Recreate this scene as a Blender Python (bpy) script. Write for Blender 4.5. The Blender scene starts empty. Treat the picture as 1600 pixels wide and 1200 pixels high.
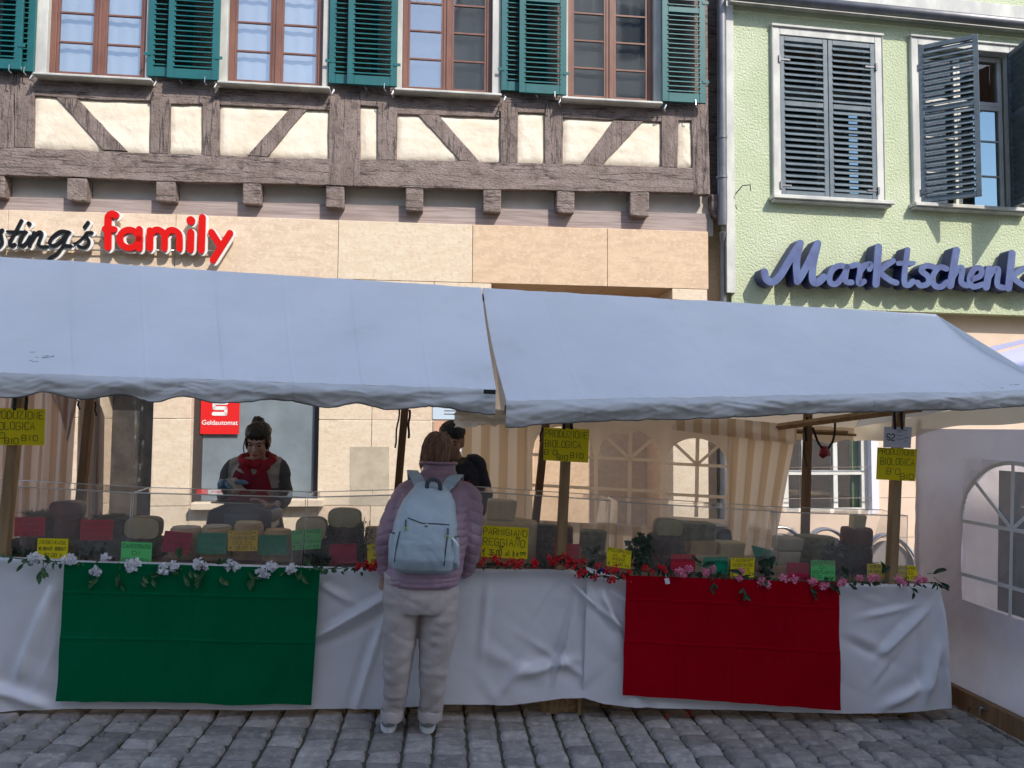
import bpy, bmesh, math, random
from mathutils import Vector, Matrix, Euler, noise
R = math.radians
rnd = random.Random(7)
SC = bpy.context.scene
COL = SC.collection

# ------------------------------------------------------------------ camera, light, sky, exposure
PITCH, ROLL, FPX = R(3.1), 0.007, 1200.0
CAMLOC = Vector((0, 0, 1.6))
CR = (Matrix.Rotation(R(90) + PITCH, 3, 'X') @ Matrix.Rotation(ROLL, 3, 'Z'))
cd = bpy.data.cameras.new('camera'); cam = bpy.data.objects.new('camera', cd); COL.objects.link(cam)
cd.sensor_width = 36; cd.lens = 27; cd.clip_end = 500; cd.clip_start = 0.05
cam.matrix_world = Matrix.Translation(CAMLOC) @ CR.to_4x4()
SC.camera = cam
SUN = Vector((.807, -.916, 1.2)).normalized()
w = bpy.data.worlds.new('World'); SC.world = w; w.use_nodes = True
nt = w.node_tree; bg = nt.nodes['Background']
sky = nt.nodes.new('ShaderNodeTexSky'); sky.sky_type = 'NISHITA'; sky.sun_disc = False
sky.sun_elevation = math.asin(SUN.z); sky.sun_rotation = math.atan2(SUN.x, SUN.y)
nt.links.new(sky.outputs[0], bg.inputs[0]); bg.inputs[1].default_value = 0.15
sl = bpy.data.lights.new('sun', 'SUN'); so = bpy.data.objects.new('sun', sl); COL.objects.link(so)
sl.energy = 2.15; sl.angle = R(0.53); sl.color = (1.0, .93, .83)
so.rotation_euler = SUN.to_track_quat('Z', 'Y').to_euler(); so.location = (3, -3, 14)
SC.view_settings.view_transform = 'Standard'; SC.view_settings.look = 'None'
SC.view_settings.exposure = 1.15; SC.view_settings.gamma = 1
SC.cycles.max_bounces = 10; SC.cycles.transparent_max_bounces = 24; SC.cycles.diffuse_bounces = 4
SC.cycles.use_denoising = True
SC.cycles.caustics_reflective = False; SC.cycles.caustics_refractive = False

# ------------------------------------------------------------------ frames: real planes of the place, and pixel -> plane
def frame(o, yaw, tilt):
    x = Vector((math.cos(yaw) * math.cos(tilt), math.sin(yaw) * math.cos(tilt), -math.sin(tilt)))
    y = Vector((-math.sin(yaw), math.cos(yaw), 0)); z = x.cross(y)
    m = Matrix((x, y, z)).transposed().to_4x4(); m.translation = Vector(o); return m
YAW = R(6.4)
W0 = Matrix.Identity(4)
S = frame((0, 4.35, 0), YAW, .042)        # the stalls and the sloping street
F = frame((0, 8.0, 0), YAW, 0)            # the timber house
G = frame((2.27, 8.26, 0), R(9.0), 0)     # the green house
def ray(px, py):
    return CR @ Vector(((px - 800) / FPX, (600 - py) / FPX, -1))
def unp(fr, px, py, c, axis=1):
    inv = fr.inverted(); o = inv @ CAMLOC; d = inv.to_3x3() @ ray(px, py)
    return o + d * ((c - o[axis]) / d[axis])
def SP(px, py, v=0.): return unp(S, px, py, v)
def FP(px, py, y=0.): return unp(F, px, py, y)
def GP(px, py, y=0.): return unp(G, px, py, y)

# ------------------------------------------------------------------ mesh builder
class MB:
    def __init__(s): s.v = []; s.f = []; s.m = []; s.attr = []
    def add(s, vs, fs, m=0):
        b = len(s.v); s.v += [Vector(p) for p in vs]
        for f in fs: s.f.append(tuple(b + i for i in f)); s.m.append(m)
        return s
    def box(s, a, b, m=0, M=None):
        x0, y0, z0 = a; x1, y1, z1 = b
        vs = [Vector(p) for p in ((x0,y0,z0),(x1,y0,z0),(x1,y1,z0),(x0,y1,z0),(x0,y0,z1),(x1,y0,z1),(x1,y1,z1),(x0,y1,z1))]
        if M is not None: vs = [M @ p for p in vs]
        return s.add(vs, [(0,3,2,1),(4,5,6,7),(0,1,5,4),(1,2,6,5),(2,3,7,6),(3,0,4,7)], m)
    def prism(s, pts, off, m=0):
        n = len(pts); off = Vector(off); vs = [Vector(p) for p in pts] + [Vector(p) + off for p in pts]
        fs = [tuple(range(n)), tuple(range(2 * n - 1, n - 1, -1))] + [(i, i + n, (i + 1) % n + n, (i + 1) % n) for i in range(n)]
        return s.add(vs, fs, m)
    def loft(s, rings, m=0, cap=True):
        n = len(rings[0]); vs = [p for r in rings for p in r]; fs = []
        for k in range(len(rings) - 1):
            for i in range(n):
                j = (i + 1) % n; fs.append((k*n+i, k*n+j, (k+1)*n+j, (k+1)*n+i))
        if cap: fs += [tuple(range(n - 1, -1, -1)), tuple(range((len(rings)-1)*n, len(rings)*n))]
        return s.add(vs, fs, m)
    def tube(s, path, r, n=8, m=0, sq=1., rnd_caps=False):
        path = [Vector(p) for p in path]
        rs = list(r) if hasattr(r, '__len__') else [r] * len(path)
        if rnd_caps:
            d0 = (path[0] - path[1]).normalized(); d1 = (path[-1] - path[-2]).normalized()
            a, b = path[0].copy(), path[-1].copy(); ra, rb = rs[0], rs[-1]
            pre = [(a + d0 * ra * math.sin(t), ra * math.cos(t)) for t in (1.45, 1.1, .6)]
            post = [(b + d1 * rb * math.sin(t), rb * math.cos(t)) for t in (.6, 1.1, 1.45)]
            path = [p for p, _ in pre] + path + [p for p, _ in post]; rs = [q for _, q in pre] + rs + [q for _, q in post]
        rings = []; up = None
        for i, p in enumerate(path):
            t = (path[min(i + 1, len(path) - 1)] - path[max(i - 1, 0)]).normalized()
            if up is None: up = Vector((0, 0, 1)) if abs(t.z) < .9 else Vector((0, 1, 0))
            a = t.cross(up).normalized(); b = a.cross(t).normalized(); up = b
            rings.append([p + a * math.cos(2*math.pi*k/n) * rs[i] + b * math.sin(2*math.pi*k/n) * rs[i] * sq for k in range(n)])
        return s.loft(rings, m)
    def ell(s, c, r, M=None, nu=16, nv=10, m=0):
        c = Vector(c); rings = []
        for k in range(nv + 1):
            t = math.pi * (k + .02) / (nv + .04) - math.pi / 2
            ring = []
            for i in range(nu):
                a = 2 * math.pi * i / nu
                p = Vector((r[0]*math.cos(t)*math.cos(a), r[1]*math.cos(t)*math.sin(a), r[2]*math.sin(t)))
                ring.append(c + (M @ p if M else p))
            rings.append(ring)
        return s.loft(rings, m)
    def grid(s, fn, nu, nv, m=0, mf=None):
        b = len(s.v)
        for j in range(nv + 1):
            for i in range(nu + 1): s.v.append(Vector(fn(i / nu, j / nv)))
        for j in range(nv):
            for i in range(nu):
                s.f.append((b+j*(nu+1)+i, b+j*(nu+1)+i+1, b+(j+1)*(nu+1)+i+1, b+(j+1)*(nu+1)+i))
                s.m.append(mf((i + .5) / nu, (j + .5) / nv) if mf else m)
        return s
    def lathe(s, c, prof, n=24, m=0, M=None, sx=1, sy=1):
        c = Vector(c); rings = []
        for (r, z) in prof:
            ring = []
            for i in range(n):
                p = Vector((r*sx*math.cos(2*math.pi*i/n), r*sy*math.sin(2*math.pi*i/n), z))
                ring.append(c + (M @ p if M else p))
            rings.append(ring)
        return s.loft(rings, m)

def cr(pts, k=6, closed=False):
    """catmull-rom through points (any dimension)"""
    P = [Vector(p) for p in pts]; out = []
    n = len(P)
    if n < 3 and not closed: return P
    for i in range(n if closed else n - 1):
        g = lambda j: P[j % n] if closed else P[max(0, min(n - 1, j))]
        p0, p1, p2, p3 = g(i-1), g(i), g(i+1), g(i+2)
        for q in range(k):
            t = q / k
            out.append(.5*((2*p1)+(p2-p0)*t+(2*p0-5*p1+4*p2-p3)*t*t+(3*p1-p0-3*p2+p3)*t**3))
    out.append(P[0] if closed else P[-1]); return out

def ribbon(mb, pts, wid, fn, d=None, m=0, smooth=4, capn=5):
    """a stroke of width wid in a 2-D plane, rounded ends; fn(x, y, d) -> 3-D; d=(front, back) for a solid stroke"""
    P = [Vector(p) for p in pts]
    if smooth and len(P) > 2: P = cr(P, smooth)
    n = len(P); h = wid / 2; L = []; Q = []
    for i in range(n):
        t = P[min(i+1, n-1)] - P[max(i-1, 0)]
        if t.length < 1e-9: t = Vector((1, 0))
        t.normalize(); nn = Vector((-t.y, t.x)); L.append(P[i] + nn * h); Q.append(P[i] - nn * h)
    t0 = (P[0] - P[1]).normalized(); t1 = (P[-1] - P[-2]).normalized()
    def cap(c, t, frm):
        nn = Vector((-t.y, t.x)); o = []
        for k in range(1, capn):
            a = math.pi * k / capn; o.append(c + (nn * math.cos(a) * frm + t * math.sin(a)) * h)
        return o
    c0 = cap(P[0], t0, -1); c1 = cap(P[-1], t1, 1)   # from L[0] round to Q[0]; from L[-1] round to Q[-1]
    ds = [0] if d is None else list(d)
    for di, dd in enumerate(ds):
        vs = [fn(p.x, p.y, dd) for p in L] + [fn(p.x, p.y, dd) for p in Q]
        fs = [(i, i+1, n+i+1, n+i) for i in range(n-1)]
        k = len(vs); vs += [fn(p.x, p.y, dd) for p in c0]; fs.append(tuple([0] + list(range(k, k + len(c0))) + [n]))
        k2 = len(vs); vs += [fn(p.x, p.y, dd) for p in c1]; fs.append(tuple([n-1] + list(range(k2, k2 + len(c1))) + [2*n-1]))
        mb.add(vs, fs, m)
    if d is not None:
        out = L + c1 + Q[::-1] + c0[::-1]; k = len(out)
        vs = [fn(p.x, p.y, d[0]) for p in out] + [fn(p.x, p.y, d[1]) for p in out]
        mb.add(vs, [(i, (i+1) % k, (i+1) % k + k, i + k) for i in range(k)], m)

# ------------------------------------------------------------------ objects
def mesh_of(name, mb, mats, o=Vector((0, 0, 0)), smooth=False, angle=None):
    me = bpy.data.meshes.new(name)
    me.from_pydata([tuple(p - o) for p in mb.v], [], mb.f)
    mats = mats if isinstance(mats, (list, tuple)) else [mats]
    for x in mats: me.materials.append(x)
    if len(mats) > 1: me.polygons.foreach_set('material_index', mb.m)
    if mb.attr:
        a = me.attributes.new('tone', 'FLOAT', 'POINT'); a.data.foreach_set('value', mb.attr)
    bm = bmesh.new(); bm.from_mesh(me); bmesh.ops.recalc_face_normals(bm, faces=bm.faces)
    bm.to_mesh(me); bm.free()
    if smooth:
        me.polygons.foreach_set('use_smooth', [True] * len(me.polygons))
        if angle: me.set_sharp_from_angle(angle=R(angle))
    me.update(); return me
def props(o, label=None, cat=None, group=None, kind=None):
    for k, v in (('label', label), ('category', cat), ('group', group), ('kind', kind)):
        if v: o[k] = v
    return o
class Thing:
    """an Empty at the thing's base; parts are children meshes, their vertices given in the frame"""
    def __init__(s, name, label=None, cat=None, fr=W0, o=(0, 0, 0), group=None, kind=None):
        s.o = Vector(o); s.e = bpy.data.objects.new(name, None); COL.objects.link(s.e)
        s.e.empty_display_size = .1
        m = fr.copy(); m.translation = fr @ s.o; s.e.matrix_world = m; s.fr = fr
        props(s.e, label, cat, group, kind)
    def part(s, name, mb, mats, parent=None, smooth=False, angle=None, bevel=0, label=None, mesh=None, segs=1):
        me = mesh or mesh_of(name, mb, mats, s.o, smooth, angle)
        o = bpy.data.objects.new(name, me); COL.objects.link(o); o.parent = parent or s.e
        if bevel: bv(o, bevel, segs)
        if label: o['label'] = label
        return o
def bv(o, w, segs=1):
    m = o.modifiers.new('bevel', 'BEVEL'); m.width = w; m.segments = segs; m.limit_method = 'ANGLE'; m.angle_limit = R(40)
def single(name, mb, mats, label=None, cat=None, fr=W0, o=(0, 0, 0), group=None, kind=None, smooth=False, angle=None, bevel=0):
    o = Vector(o); ob = bpy.data.objects.new(name, mesh_of(name, mb, mats, o, smooth, angle)); COL.objects.link(ob)
    m = fr.copy(); m.translation = fr @ o; ob.matrix_world = m
    if bevel: bv(ob, bevel)
    return props(ob, label, cat, group, kind)
def fuse(mb, voxel=.008, it=2, fn=None, fac=.5):
    """melt overlapping limbs into one continuous surface"""
    me = bpy.data.meshes.new('fuse'); me.from_pydata([tuple(p) for p in mb.v], [], mb.f)
    bm = bmesh.new(); bm.from_mesh(me); bmesh.ops.recalc_face_normals(bm, faces=bm.faces); bm.to_mesh(me); bm.free()
    ob = bpy.data.objects.new('fuse', me); COL.objects.link(ob)
    r = ob.modifiers.new('r', 'REMESH'); r.mode = 'VOXEL'; r.voxel_size = voxel
    sm = ob.modifiers.new('s', 'SMOOTH'); sm.iterations = it; sm.factor = fac
    dg = bpy.context.evaluated_depsgraph_get(); ev = ob.evaluated_get(dg); e = ev.to_mesh()
    out = MB(); out.v = [v.co.copy() for v in e.vertices]
    nn = [v.normal.copy() for v in e.vertices]
    out.f = [tuple(p.vertices) for p in e.polygons]; out.m = [0] * len(out.f)
    ev.to_mesh_clear(); bpy.data.objects.remove(ob); bpy.data.meshes.remove(me)
    if fn:
        for i, p in enumerate(out.v): out.v[i] = p + nn[i] * fn(p, nn[i])
    return out
def fz(x, y=0., z=0.): return noise.noise(Vector((x, y, z)))
def fbm(x, y=0., z=0., o=3): return noise.fractal(Vector((x, y, z)), .6, 2.1, o)

# ------------------------------------------------------------------ materials
def mat(name, c, rough=.7, c2=None, sc=6., bump=0., bsc=60., bd=.004, metal=0., spec=.5, st=(1, 1, 1), trans=0., coat=0.,
        tone=False, lo=.35, hi=.65, det=5., c3=None, sc3=1.5, lo3=.5, hi3=.7, bst=None, sheen=0., dash=None, crack=None):
    m = bpy.data.materials.new(name); m.use_nodes = True; N = m.node_tree; P = N.nodes['Principled BSDF']; L = N.links.new
    P.inputs['Roughness'].default_value = rough; P.inputs['Metallic'].default_value = metal
    P.inputs['Specular IOR Level'].default_value = spec; P.inputs['Coat Weight'].default_value = coat
    if sheen: P.inputs['Sheen Weight'].default_value = sheen
    col = tuple(c) + (1,); P.inputs['Base Color'].default_value = col
    tc = N.nodes.new('ShaderNodeTexCoord'); mp = N.nodes.new('ShaderNodeMapping'); mp.inputs['Scale'].default_value = st
    L(tc.outputs['Object'], mp.inputs[0]); src = None
    if c2 is not None:
        n = N.nodes.new('ShaderNodeTexNoise'); n.inputs['Scale'].default_value = sc; n.inputs['Detail'].default_value = det
        n.inputs['Roughness'].default_value = .6; L(mp.outputs[0], n.inputs[0])
        r = N.nodes.new('ShaderNodeMapRange'); r.inputs[1].default_value = lo; r.inputs[2].default_value = hi
        r.interpolation_type = 'SMOOTHSTEP'; L(n.outputs['Fac'], r.inputs[0])
        x = N.nodes.new('ShaderNodeMix'); x.data_type = 'RGBA'; L(r.outputs[0], x.inputs[0])
        x.inputs[6].default_value = col; x.inputs[7].default_value = tuple(c2) + (1,); src = x.outputs[2]
        if c3 is not None:
            n = N.nodes.new('ShaderNodeTexNoise'); n.inputs['Scale'].default_value = sc3; n.inputs['Detail'].default_value = 6
            L(tc.outputs['Object'], n.inputs[0])
            r = N.nodes.new('ShaderNodeMapRange'); r.inputs[1].default_value = lo3; r.inputs[2].default_value = hi3; L(n.outputs['Fac'], r.inputs[0])
            y = N.nodes.new('ShaderNodeMix'); y.data_type = 'RGBA'; L(r.outputs[0], y.inputs[0]); L(src, y.inputs[6])
            y.inputs[7].default_value = tuple(c3) + (1,); src = y.outputs[2]
    if crack:
        mp4 = N.nodes.new('ShaderNodeMapping'); mp4.inputs['Scale'].default_value = crack; n4 = N.nodes.new('ShaderNodeTexNoise'); n4.inputs['Scale'].default_value = 1; n4.inputs['Detail'].default_value = 3
        L(tc.outputs['Object'], mp4.inputs[0]); L(mp4.outputs[0], n4.inputs[0])
        s4 = N.nodes.new('ShaderNodeMath'); s4.operation = 'SUBTRACT'; s4.inputs[1].default_value = .5; L(n4.outputs['Fac'], s4.inputs[0])
        a4 = N.nodes.new('ShaderNodeMath'); a4.operation = 'ABSOLUTE'; L(s4.outputs[0], a4.inputs[0])
        r4 = N.nodes.new('ShaderNodeMapRange'); r4.inputs[1].default_value = .004; r4.inputs[2].default_value = .022; r4.inputs[3].default_value = .18; r4.inputs[4].default_value = 1; L(a4.outputs[0], r4.inputs[0])
        m4 = N.nodes.new('ShaderNodeMix'); m4.data_type = 'RGBA'; m4.blend_type = 'MULTIPLY'; m4.inputs[0].default_value = .8; L(src, m4.inputs[6]); L(r4.outputs[0], m4.inputs[7]); src = m4.outputs[2]
    if dash:
        mp3 = N.nodes.new('ShaderNodeMapping'); mp3.inputs['Rotation'].default_value = (0, R(38), 0); mp3.inputs['Scale'].default_value = (16, 16, 52)
        vo = N.nodes.new('ShaderNodeTexVoronoi'); vo.inputs['Scale'].default_value = 1; vo.inputs['Randomness'].default_value = .9
        L(tc.outputs['Object'], mp3.inputs[0]); L(mp3.outputs[0], vo.inputs[0])
        dr = N.nodes.new('ShaderNodeMapRange'); dr.inputs[1].default_value = .12; dr.inputs[2].default_value = .30; dr.inputs[3].default_value = .38; dr.inputs[4].default_value = 1; L(vo.outputs['Distance'], dr.inputs[0])
        dm = N.nodes.new('ShaderNodeMix'); dm.data_type = 'RGBA'; dm.blend_type = 'MULTIPLY'; dm.inputs[0].default_value = dash; L(src, dm.inputs[6]); L(dr.outputs[0], dm.inputs[7]); src = dm.outputs[2]
    if tone:
        a = N.nodes.new('ShaderNodeAttribute'); a.attribute_name = 'tone'
        h = N.nodes.new('ShaderNodeMix'); h.data_type = 'RGBA'; h.blend_type = 'MULTIPLY'; h.inputs[0].default_value = 1
        if src: L(src, h.inputs[6])
        else: h.inputs[6].default_value = col
        L(a.outputs['Fac'], h.inputs[7]); src = h.outputs[2]
    if src: L(src, P.inputs['Base Color'])
    if bump:
        n = N.nodes.new('ShaderNodeTexNoise'); n.inputs['Scale'].default_value = bsc; n.inputs['Detail'].default_value = 5
        if bst:
            mp2 = N.nodes.new('ShaderNodeMapping'); mp2.inputs['Scale'].default_value = bst; L(tc.outputs['Object'], mp2.inputs[0]); L(mp2.outputs[0], n.inputs[0])
        else: L(mp.outputs[0], n.inputs[0])
        b = N.nodes.new('ShaderNodeBump'); b.inputs['Strength'].default_value = bump; b.inputs['Distance'].default_value = bd
        L(n.outputs['Fac'], b.inputs['Height']); L(b.outputs[0], P.inputs['Normal'])
    if trans:
        t = N.nodes.new('ShaderNodeBsdfTranslucent'); s = N.nodes.new('ShaderNodeMixShader'); s.inputs[0].default_value = trans
        if src: L(src, t.inputs[0])
        else: t.inputs[0].default_value = col
        L(P.outputs[0], s.inputs[1]); L(t.outputs[0], s.inputs[2]); L(s.outputs[0], N.nodes['Material Output'].inputs[0])
    return m
def clear(name, tint=(1, 1, 1), haze=.1, gloss=.06, rough=.03, hazec=(.8, .8, .82), smudge=0., bump=0., bsc=4.):
    """see-through sheet: transparent + a little scatter + a reflection"""
    m = bpy.data.materials.new(name); m.use_nodes = True; N = m.node_tree; L = N.links.new; N.nodes.remove(N.nodes['Principled BSDF'])
    t = N.nodes.new('ShaderNodeBsdfTransparent'); t.inputs[0].default_value = tuple(tint) + (1,)
    d = N.nodes.new('ShaderNodeBsdfDiffuse'); d.inputs[0].default_value = tuple(hazec) + (1,)
    g = N.nodes.new('ShaderNodeBsdfGlossy'); g.inputs['Roughness'].default_value = rough; g.inputs[0].default_value = (1, 1, 1, 1)
    a = N.nodes.new('ShaderNodeMixShader'); a.inputs[0].default_value = haze; L(t.outputs[0], a.inputs[1]); L(d.outputs[0], a.inputs[2])
    if smudge:
        tc = N.nodes.new('ShaderNodeTexCoord'); n = N.nodes.new('ShaderNodeTexNoise'); n.inputs['Scale'].default_value = 4; n.inputs['Detail'].default_value = 6
        L(tc.outputs['Object'], n.inputs[0]); r = N.nodes.new('ShaderNodeMapRange'); r.inputs[1].default_value = .4; r.inputs[2].default_value = .7
        r.inputs[3].default_value = haze; r.inputs[4].default_value = haze + smudge; L(n.outputs['Fac'], r.inputs[0]); L(r.outputs[0], a.inputs[0])
    lw = N.nodes.new('ShaderNodeLayerWeight'); lw.inputs[0].default_value = .5
    pw = N.nodes.new('ShaderNodeMath'); pw.operation = 'POWER'; pw.inputs[1].default_value = 4; L(lw.outputs['Facing'], pw.inputs[0])
    ad = N.nodes.new('ShaderNodeMath'); ad.operation = 'MULTIPLY_ADD'; ad.inputs[1].default_value = .7; ad.inputs[2].default_value = gloss + .03; L(pw.outputs[0], ad.inputs[0]); ad.use_clamp = True
    b = N.nodes.new('ShaderNodeMixShader'); L(ad.outputs[0], b.inputs[0]); L(a.outputs[0], b.inputs[1]); L(g.outputs[0], b.inputs[2])
    if bump:
        tc = N.nodes.new('ShaderNodeTexCoord'); n = N.nodes.new('ShaderNodeTexNoise'); n.inputs['Scale'].default_value = bsc; n.inputs['Detail'].default_value = 3
        bb = N.nodes.new('ShaderNodeBump'); bb.inputs['Strength'].default_value = bump; bb.inputs['Distance'].default_value = .03
        L(tc.outputs['Object'], n.inputs[0]); L(n.outputs['Fac'], bb.inputs['Height']); L(bb.outputs[0], g.inputs['Normal'])
    L(b.outputs[0], N.nodes['Material Output'].inputs[0]); return m

MT = dict(
 beam=mat('aged_timber', (.185,.14,.122), .85, (.265,.21,.188), 5, dash=.8, crack=(.9,9,13), bump=.9, bsc=34, bd=.012, st=(1,1,1.6), c3=(.11,.08,.072), sc3=9, lo3=.55, hi3=.75),
 beamV=mat('aged_upright_timber', (.18,.136,.118), .85, (.255,.20,.18), 5, dash=.85, crack=(14,14,.9), bump=.9, bsc=34, bd=.012, st=(2,2,.8), c3=(.11,.08,.072), sc3=9, lo3=.55, hi3=.75),
 fascia=mat('fascia_board', (.40,.33,.31), .8, (.27,.21,.20), 3, st=(.6,1,14), bump=.4, bsc=8, bd=.004),
 infill=mat('grey_board', (.62,.57,.50), .9, (.52,.48,.43), 3, bump=.2, bsc=10, bd=.004),
 plaster=mat('cream_plaster', (.83,.75,.62), .9, (.76,.66,.52), 2.2, bump=.8, bsc=7, bd=.02, c3=(.68,.56,.42), sc3=5, lo3=.6, hi3=.8),
 stoneA=mat('sandstone', (.70,.56,.42), .85, (.62,.48,.35), 6, st=(1,1,2.5), bump=.5, bsc=26, bd=.005, c3=(.74,.61,.47), sc3=22),
 stoneB=mat('pale_sandstone', (.72,.61,.47), .85, (.67,.55,.41), 6, st=(1,1,2.5), bump=.5, bsc=26, bd=.005, c3=(.63,.49,.34), sc3=24),
 stoneC=mat('orange_sandstone', (.68,.50,.34), .85, (.60,.43,.29), 6, st=(1,1,2.5), bump=.5, bsc=26, bd=.005, c3=(.71,.54,.38), sc3=20),
 teal=mat('teal_paint', (.006,.10,.108), .42, (.01,.12,.126), 4, bump=.15, bsc=30, bd=.002),
 bfr=mat('brown_varnish', (.155,.065,.045), .45, (.21,.095,.065), 8, st=(1,1,.3)),
 wht=mat('white_paint', (.72,.72,.68), .5, (.6,.6,.56), 4),
 casing=mat('old_white_casing', (.6,.6,.55), .6, (.44,.44,.42), 5, st=(1,1,.4)),
 curtain=mat('curtain', (.85,.85,.85), .9, trans=.2),
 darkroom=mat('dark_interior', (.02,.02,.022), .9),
 green=mat('green_roughcast', (.51,.57,.39), .92, (.47,.53,.35), 3, bump=1., bsc=42, bd=.016, c3=(.55,.6,.43), sc3=1.2),
 slate=mat('slate_blue_paint', (.085,.12,.145), .5, (.13,.165,.19), 7, bump=.2, bsc=30, bd=.002),
 peach=mat('peach_render', (.74,.58,.45), .9, (.68,.53,.41), 3, bump=.4, bsc=30, bd=.004),
 zinc=mat('zinc_pipe', (.15,.155,.17), .45, (.2,.2,.215), 5, metal=.5),
 metal=mat('steel', (.5,.5,.5), .3, metal=1.),
 iron=mat('black_iron', (.03,.03,.03), .5),
 lred=mat('red_acrylic', (.62,.008,.006), .35, spec=.25), lblack=mat('black_acrylic', (.008,.009,.011), .4, spec=.25),
 lwhite=mat('white_edge', (.8,.8,.78), .45),
 lblue=mat('blue_letter', (.062,.082,.215), .5, (.085,.13,.28), 5),
 lblued=mat('dark_blue_side', (.025,.035,.13), .5),
 tent=mat('tent_canvas', (.78,.79,.80), .5, (.73,.74,.75), 1.5, bump=.25, bsc=3, bd=.02, trans=.12, c3=(.67,.67,.65), sc3=3, lo3=.62, hi3=.8),
 tentv=mat('valance_canvas', (.68,.68,.67), .5, (.60,.60,.59), 4, bump=.25, bsc=6, bd=.015, trans=.12, c3=(.42,.42,.41), sc3=11, lo3=.64, hi3=.8, st=(1,1,2)),
 tentin=mat('cream_canvas', (.70,.60,.46), .8, trans=.4),
 sheet=mat('white_plastic_sheet', (.84,.84,.87), .22, (.80,.80,.84), 2, bump=.25, bsc=5, bd=.02, trans=.06),
 gcloth=mat('green_cloth', (.0,.135,.052), 1., (.0,.115,.044), 2, bump=.3, bsc=600, bd=.001, spec=.05),
 rcloth=mat('red_cloth', (.36,.0,.010), 1., (.31,.0,.008), 2, bump=.3, bsc=600, bd=.001, spec=.05),
 pine=mat('pine_wood', (.40,.26,.13), .7, (.30,.18,.085), 6, st=(4,4,.5), c3=(.14,.07,.03), sc3=9, lo3=.72, hi3=.78, bump=.2, bsc=30),
 pined=mat('old_pine_wood', (.25,.14,.065), .7, (.18,.095,.04), 6, st=(4,4,.5), c3=(.08,.04,.02), sc3=9, lo3=.72, hi3=.78),
 osb=mat('chipboard', (.42,.26,.12), .8, (.26,.14,.06), 45, det=2),
 strap=mat('black_strap', (.012,.012,.014), .7),
 acryl=clear('clear_acrylic', haze=.115, gloss=.025, smudge=.15, hazec=(.8,.74,.7)),
 acryle=clear('acrylic_edge', haze=.6, gloss=.15, hazec=(.85,.82,.78)),
 glass=clear('window_glass', (.85,.88,.9), haze=.0, gloss=.16, rough=.045, bump=.1, bsc=1.2),
 dglass=clear('dull_glass', (.7,.75,.75), haze=.0, gloss=.01, rough=.03),
 film=clear('clear_film', haze=.07, gloss=.05, rough=.12, bump=.6, bsc=7, smudge=.05),
 frost=clear('frosted_glass', (.7,.76,.8), haze=.55, gloss=.06, hazec=(.30,.36,.40), rough=.15, smudge=.2),
 yel=mat('yellow_card', (.95,.78,.02), .8, spec=.2), lgrn=mat('light_green_card', (.16,.72,.22), .8, spec=.2), tgrn=mat('green_card', (.0,.32,.17), .8, spec=.2),
 redc=mat('red_card', (.62,.03,.06), .8, spec=.2), crim=mat('crimson_card', (.52,.02,.08), .8, spec=.2), oran=mat('amber_card', (.95,.62,.04), .8, spec=.2),
 ink=mat('ink', (.02,.015,.02), .7), paper=mat('white_paper', (.72,.72,.78), .7),
 ired=mat('dark_red_ink', (.16,.005,.02), .7), igrn=mat('dark_green_ink', (.0,.08,.04), .7),
 cobble=mat('granite_setts', (.34,.31,.285), .8, (.235,.215,.20), 9, bump=.7, bsc=70, bd=.006, c3=(.40,.37,.335), sc3=30, lo3=.5, hi3=.7, tone=True),
 sand=mat('joint_sand', (.085,.075,.062), .95, (.07,.075,.042), 3, bump=.6, bsc=60, bd=.01),
)
# ================================================================== SETTING: street
mb = MB(); mb.grid(lambda a, b: (-40 + 80*a, -22 + 34*b, -.018), 20, 12)
single('ground', mb, MT['sand'], kind='structure', fr=S)
mb = MB(); u = -4.6
while u < 5.2:
    wd = rnd.uniform(.145, .175); v = -3.6 + rnd.uniform(-.1, 0)
    while v < 1.4:
        ln = rnd.uniform(.095, .142); tn = rnd.uniform(.68, 1.22); h = rnd.gauss(0, .0035); tx, ty = rnd.gauss(0, .02), rnd.gauss(0, .02)
        sk = rnd.uniform(-.012, .012); cx, cy = u + wd/2, v + ln/2; hw, hl = wd/2 - .0022, ln/2 - .0034; n = 6; b0 = len(mb.v)
        ph = rnd.uniform(0, 99)
        for j in range(n + 1):
            for i in range(n + 1):
                a, b = 2*i/n - 1, 2*j/n - 1
                a = math.copysign(abs(a)**.5, a); b = math.copysign(abs(b)**.5, b)
                rr = 1 - .07 * (abs(a*b))**2
                e = max(abs(a), abs(b)); z = .004 - .022 * max(0, e - .82)**1.5 / .18**1.5 * (1 if e < .999 else 1.2)
                x = cx + a*hw*rr*(1 + .06*fz(ph, b*2)); y = cy + b*hl*rr*(1 + .07*fz(a*2, ph)) + sk*a
                z += h + tx*a*.1 + ty*b*.1 + .0035*fz(x*25, y*25, ph)
                wob = .05*math.sin(y*1.7 + 1) 
                mb.v.append(Vector((x + wob*.35, y, z)))
                mb.attr.append(tn)
        for j in range(n):
            for i in range(n):
                mb.f.append((b0+j*(n+1)+i, b0+j*(n+1)+i+1, b0+(j+1)*(n+1)+i+1, b0+(j+1)*(n+1)+i)); mb.m.append(0)
        v += ln
    u += wd
single('paving', mb, MT['cobble'], kind='structure', fr=S, smooth=True)
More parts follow.
